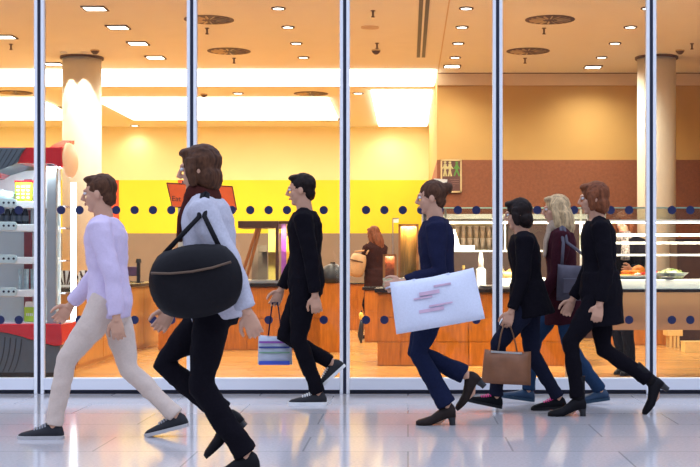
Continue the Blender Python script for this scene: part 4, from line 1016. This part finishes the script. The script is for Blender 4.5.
# 5 trio at right
aX, aY = QX(529, 9.46), 9.46
t, hn, hf, sh = person('dark-haired woman in a black coat and sneakers with pink laces, first of three at right', aX, aY, 1.60, 6, (.24, -12, .025), (-.22, 3, 0), (4, 16, 6), (-12, 20, 5), (8, 0),
    blackc, cloth('dark_navy_trousers', (.012, .014, .030)), HB, 'bob', mat('black_sneaker', (.008, .008, .010), .8, spec=.1), mat('black_rubber', (.014, .014, .016), .7, spec=.15), mat('pink_lace', (.85, .05, .25), .6), coat=.12)
tb, bo, M = soft_bag('tote_bag', 'low hanging brown tote bag carried by the dark-haired woman in black coat', (hn.x, hn.y - .01, hn.z - .31), .34, .24, .10, mat('tan_leather', (.24, .095, .04), .5, var=.15), 3, (hn.x, hn.y, hn.z - .005), hm=mat('tan_leather_strap', (.16, .07, .03), .5))
s_ = B(); box(s_, -.12, .10, -.028, -.012, .098, .112, 0, M); obj('metal_bar', s_, m_steel, tb)
bX, bY = QX(563, 9.95), 9.95
t, hn, hf, sh = person('blonde woman in a dark maroon coat and blue jeans, middle one of three at right', bX, bY, 1.66, 3, (-.28, 8, 0), (.26, -8, .01), (10, 25, 6), (-10, 15, 5), (3, 0),
    cloth('dark_maroon_coat', (.045, .010, .016)), bden, HBL, 'long', mat('blue_shoe', (.012, .045, .10), .5), mat('blue_rubber', (.015, .05, .09), .5), None, cap_bulk=.02, scarf=cloth('beige_scarf', (.40, .30, .22)), coat=.22, wide=.9)
tb, bo, M = soft_bag('grey_shoulder_bag', 'slate grey shoulder bag at the hip of the blonde woman', (bX + .09, bY - .27, .93), .33, .27, .11, mat('slate_fabric', (.085, .075, .10), .7, var=.2), 0, None, [((-.13, 0, .13), (.13, 0, .13), (sh.x, sh.y - .13, sh.z + .065))])
s_ = B(); box(s_, -.13, .13, -.062, -.05, -.08, .03, 0, M); obj('front_pocket', s_, mat('slate_fabric', (.085, .075, .10), .7), tb, bevel=.006)
cX, cY = QX(601, 9.2), 9.2
t, hn, hf, sh = person('slim woman in black coat and heeled boots with auburn hair, last of three at right', cX, cY, 1.68, 3, (.17, 0, 0), (-.36, 48, 0), (-8, 20, 5), (8, 20, 5), (4, 0),
    blackc, blackc, HAU, 'bob', leather, None, None, .055, 'boot', coat=.24, wide=.82)
# indoors
t, hn, hf, sh = person('auburn-haired worker in black behind the near food counter, with patterned scarf', QX(627, 12.6), 12.6, 1.60, 6, (.05, 0, 0), (-.05, 0, 0), (28, 62, 8), (28, 55, 8), (20, 5),
    blackc, blackc, HAU, 'bob', leather, None, None, .04, 'boot', 58, 1.1, coat=.05, scarf=mat('patterned_scarf', (.26, .22, .20), .8, var=.9, scale=55))
iX, iY = QX(377, 18.35), 18.35
t, hn, hf, sh = person('woman with long auburn hair in a dark brown coat, indoors behind the low cabinet', iX, iY, 1.62, 4, (.05, 0, 0), (-.06, 0, 0), (15, 60, 6), (20, 70, 6), (14, 0),
    cloth('dark_brown_coat', (.035, .012, .010)), blackc, HAU, 'long', leather, None, None, .02, 'shoe', -40, coat=.15, cap_bulk=.012, top_bulk=.03)
tb, bo, M = soft_bag('tan_handbag', 'tan handbag hanging at the left side of the long-haired woman indoors', (iX - .27, iY - .14, 1.04), .24, .34, .12, mat('tan_bag_leather', (.52, .30, .14), .5, var=.1), 12, None, [((-.08, 0, .17), (.10, 0, .17), (sh.x - .09, sh.y - .08, sh.z + .07))], rz=-20, rnd_=.3)
s_ = B(); box(s_, -.10, .10, -.07, -.055, .05, .065, 0, M); obj('zip', s_, m_vent, tb)
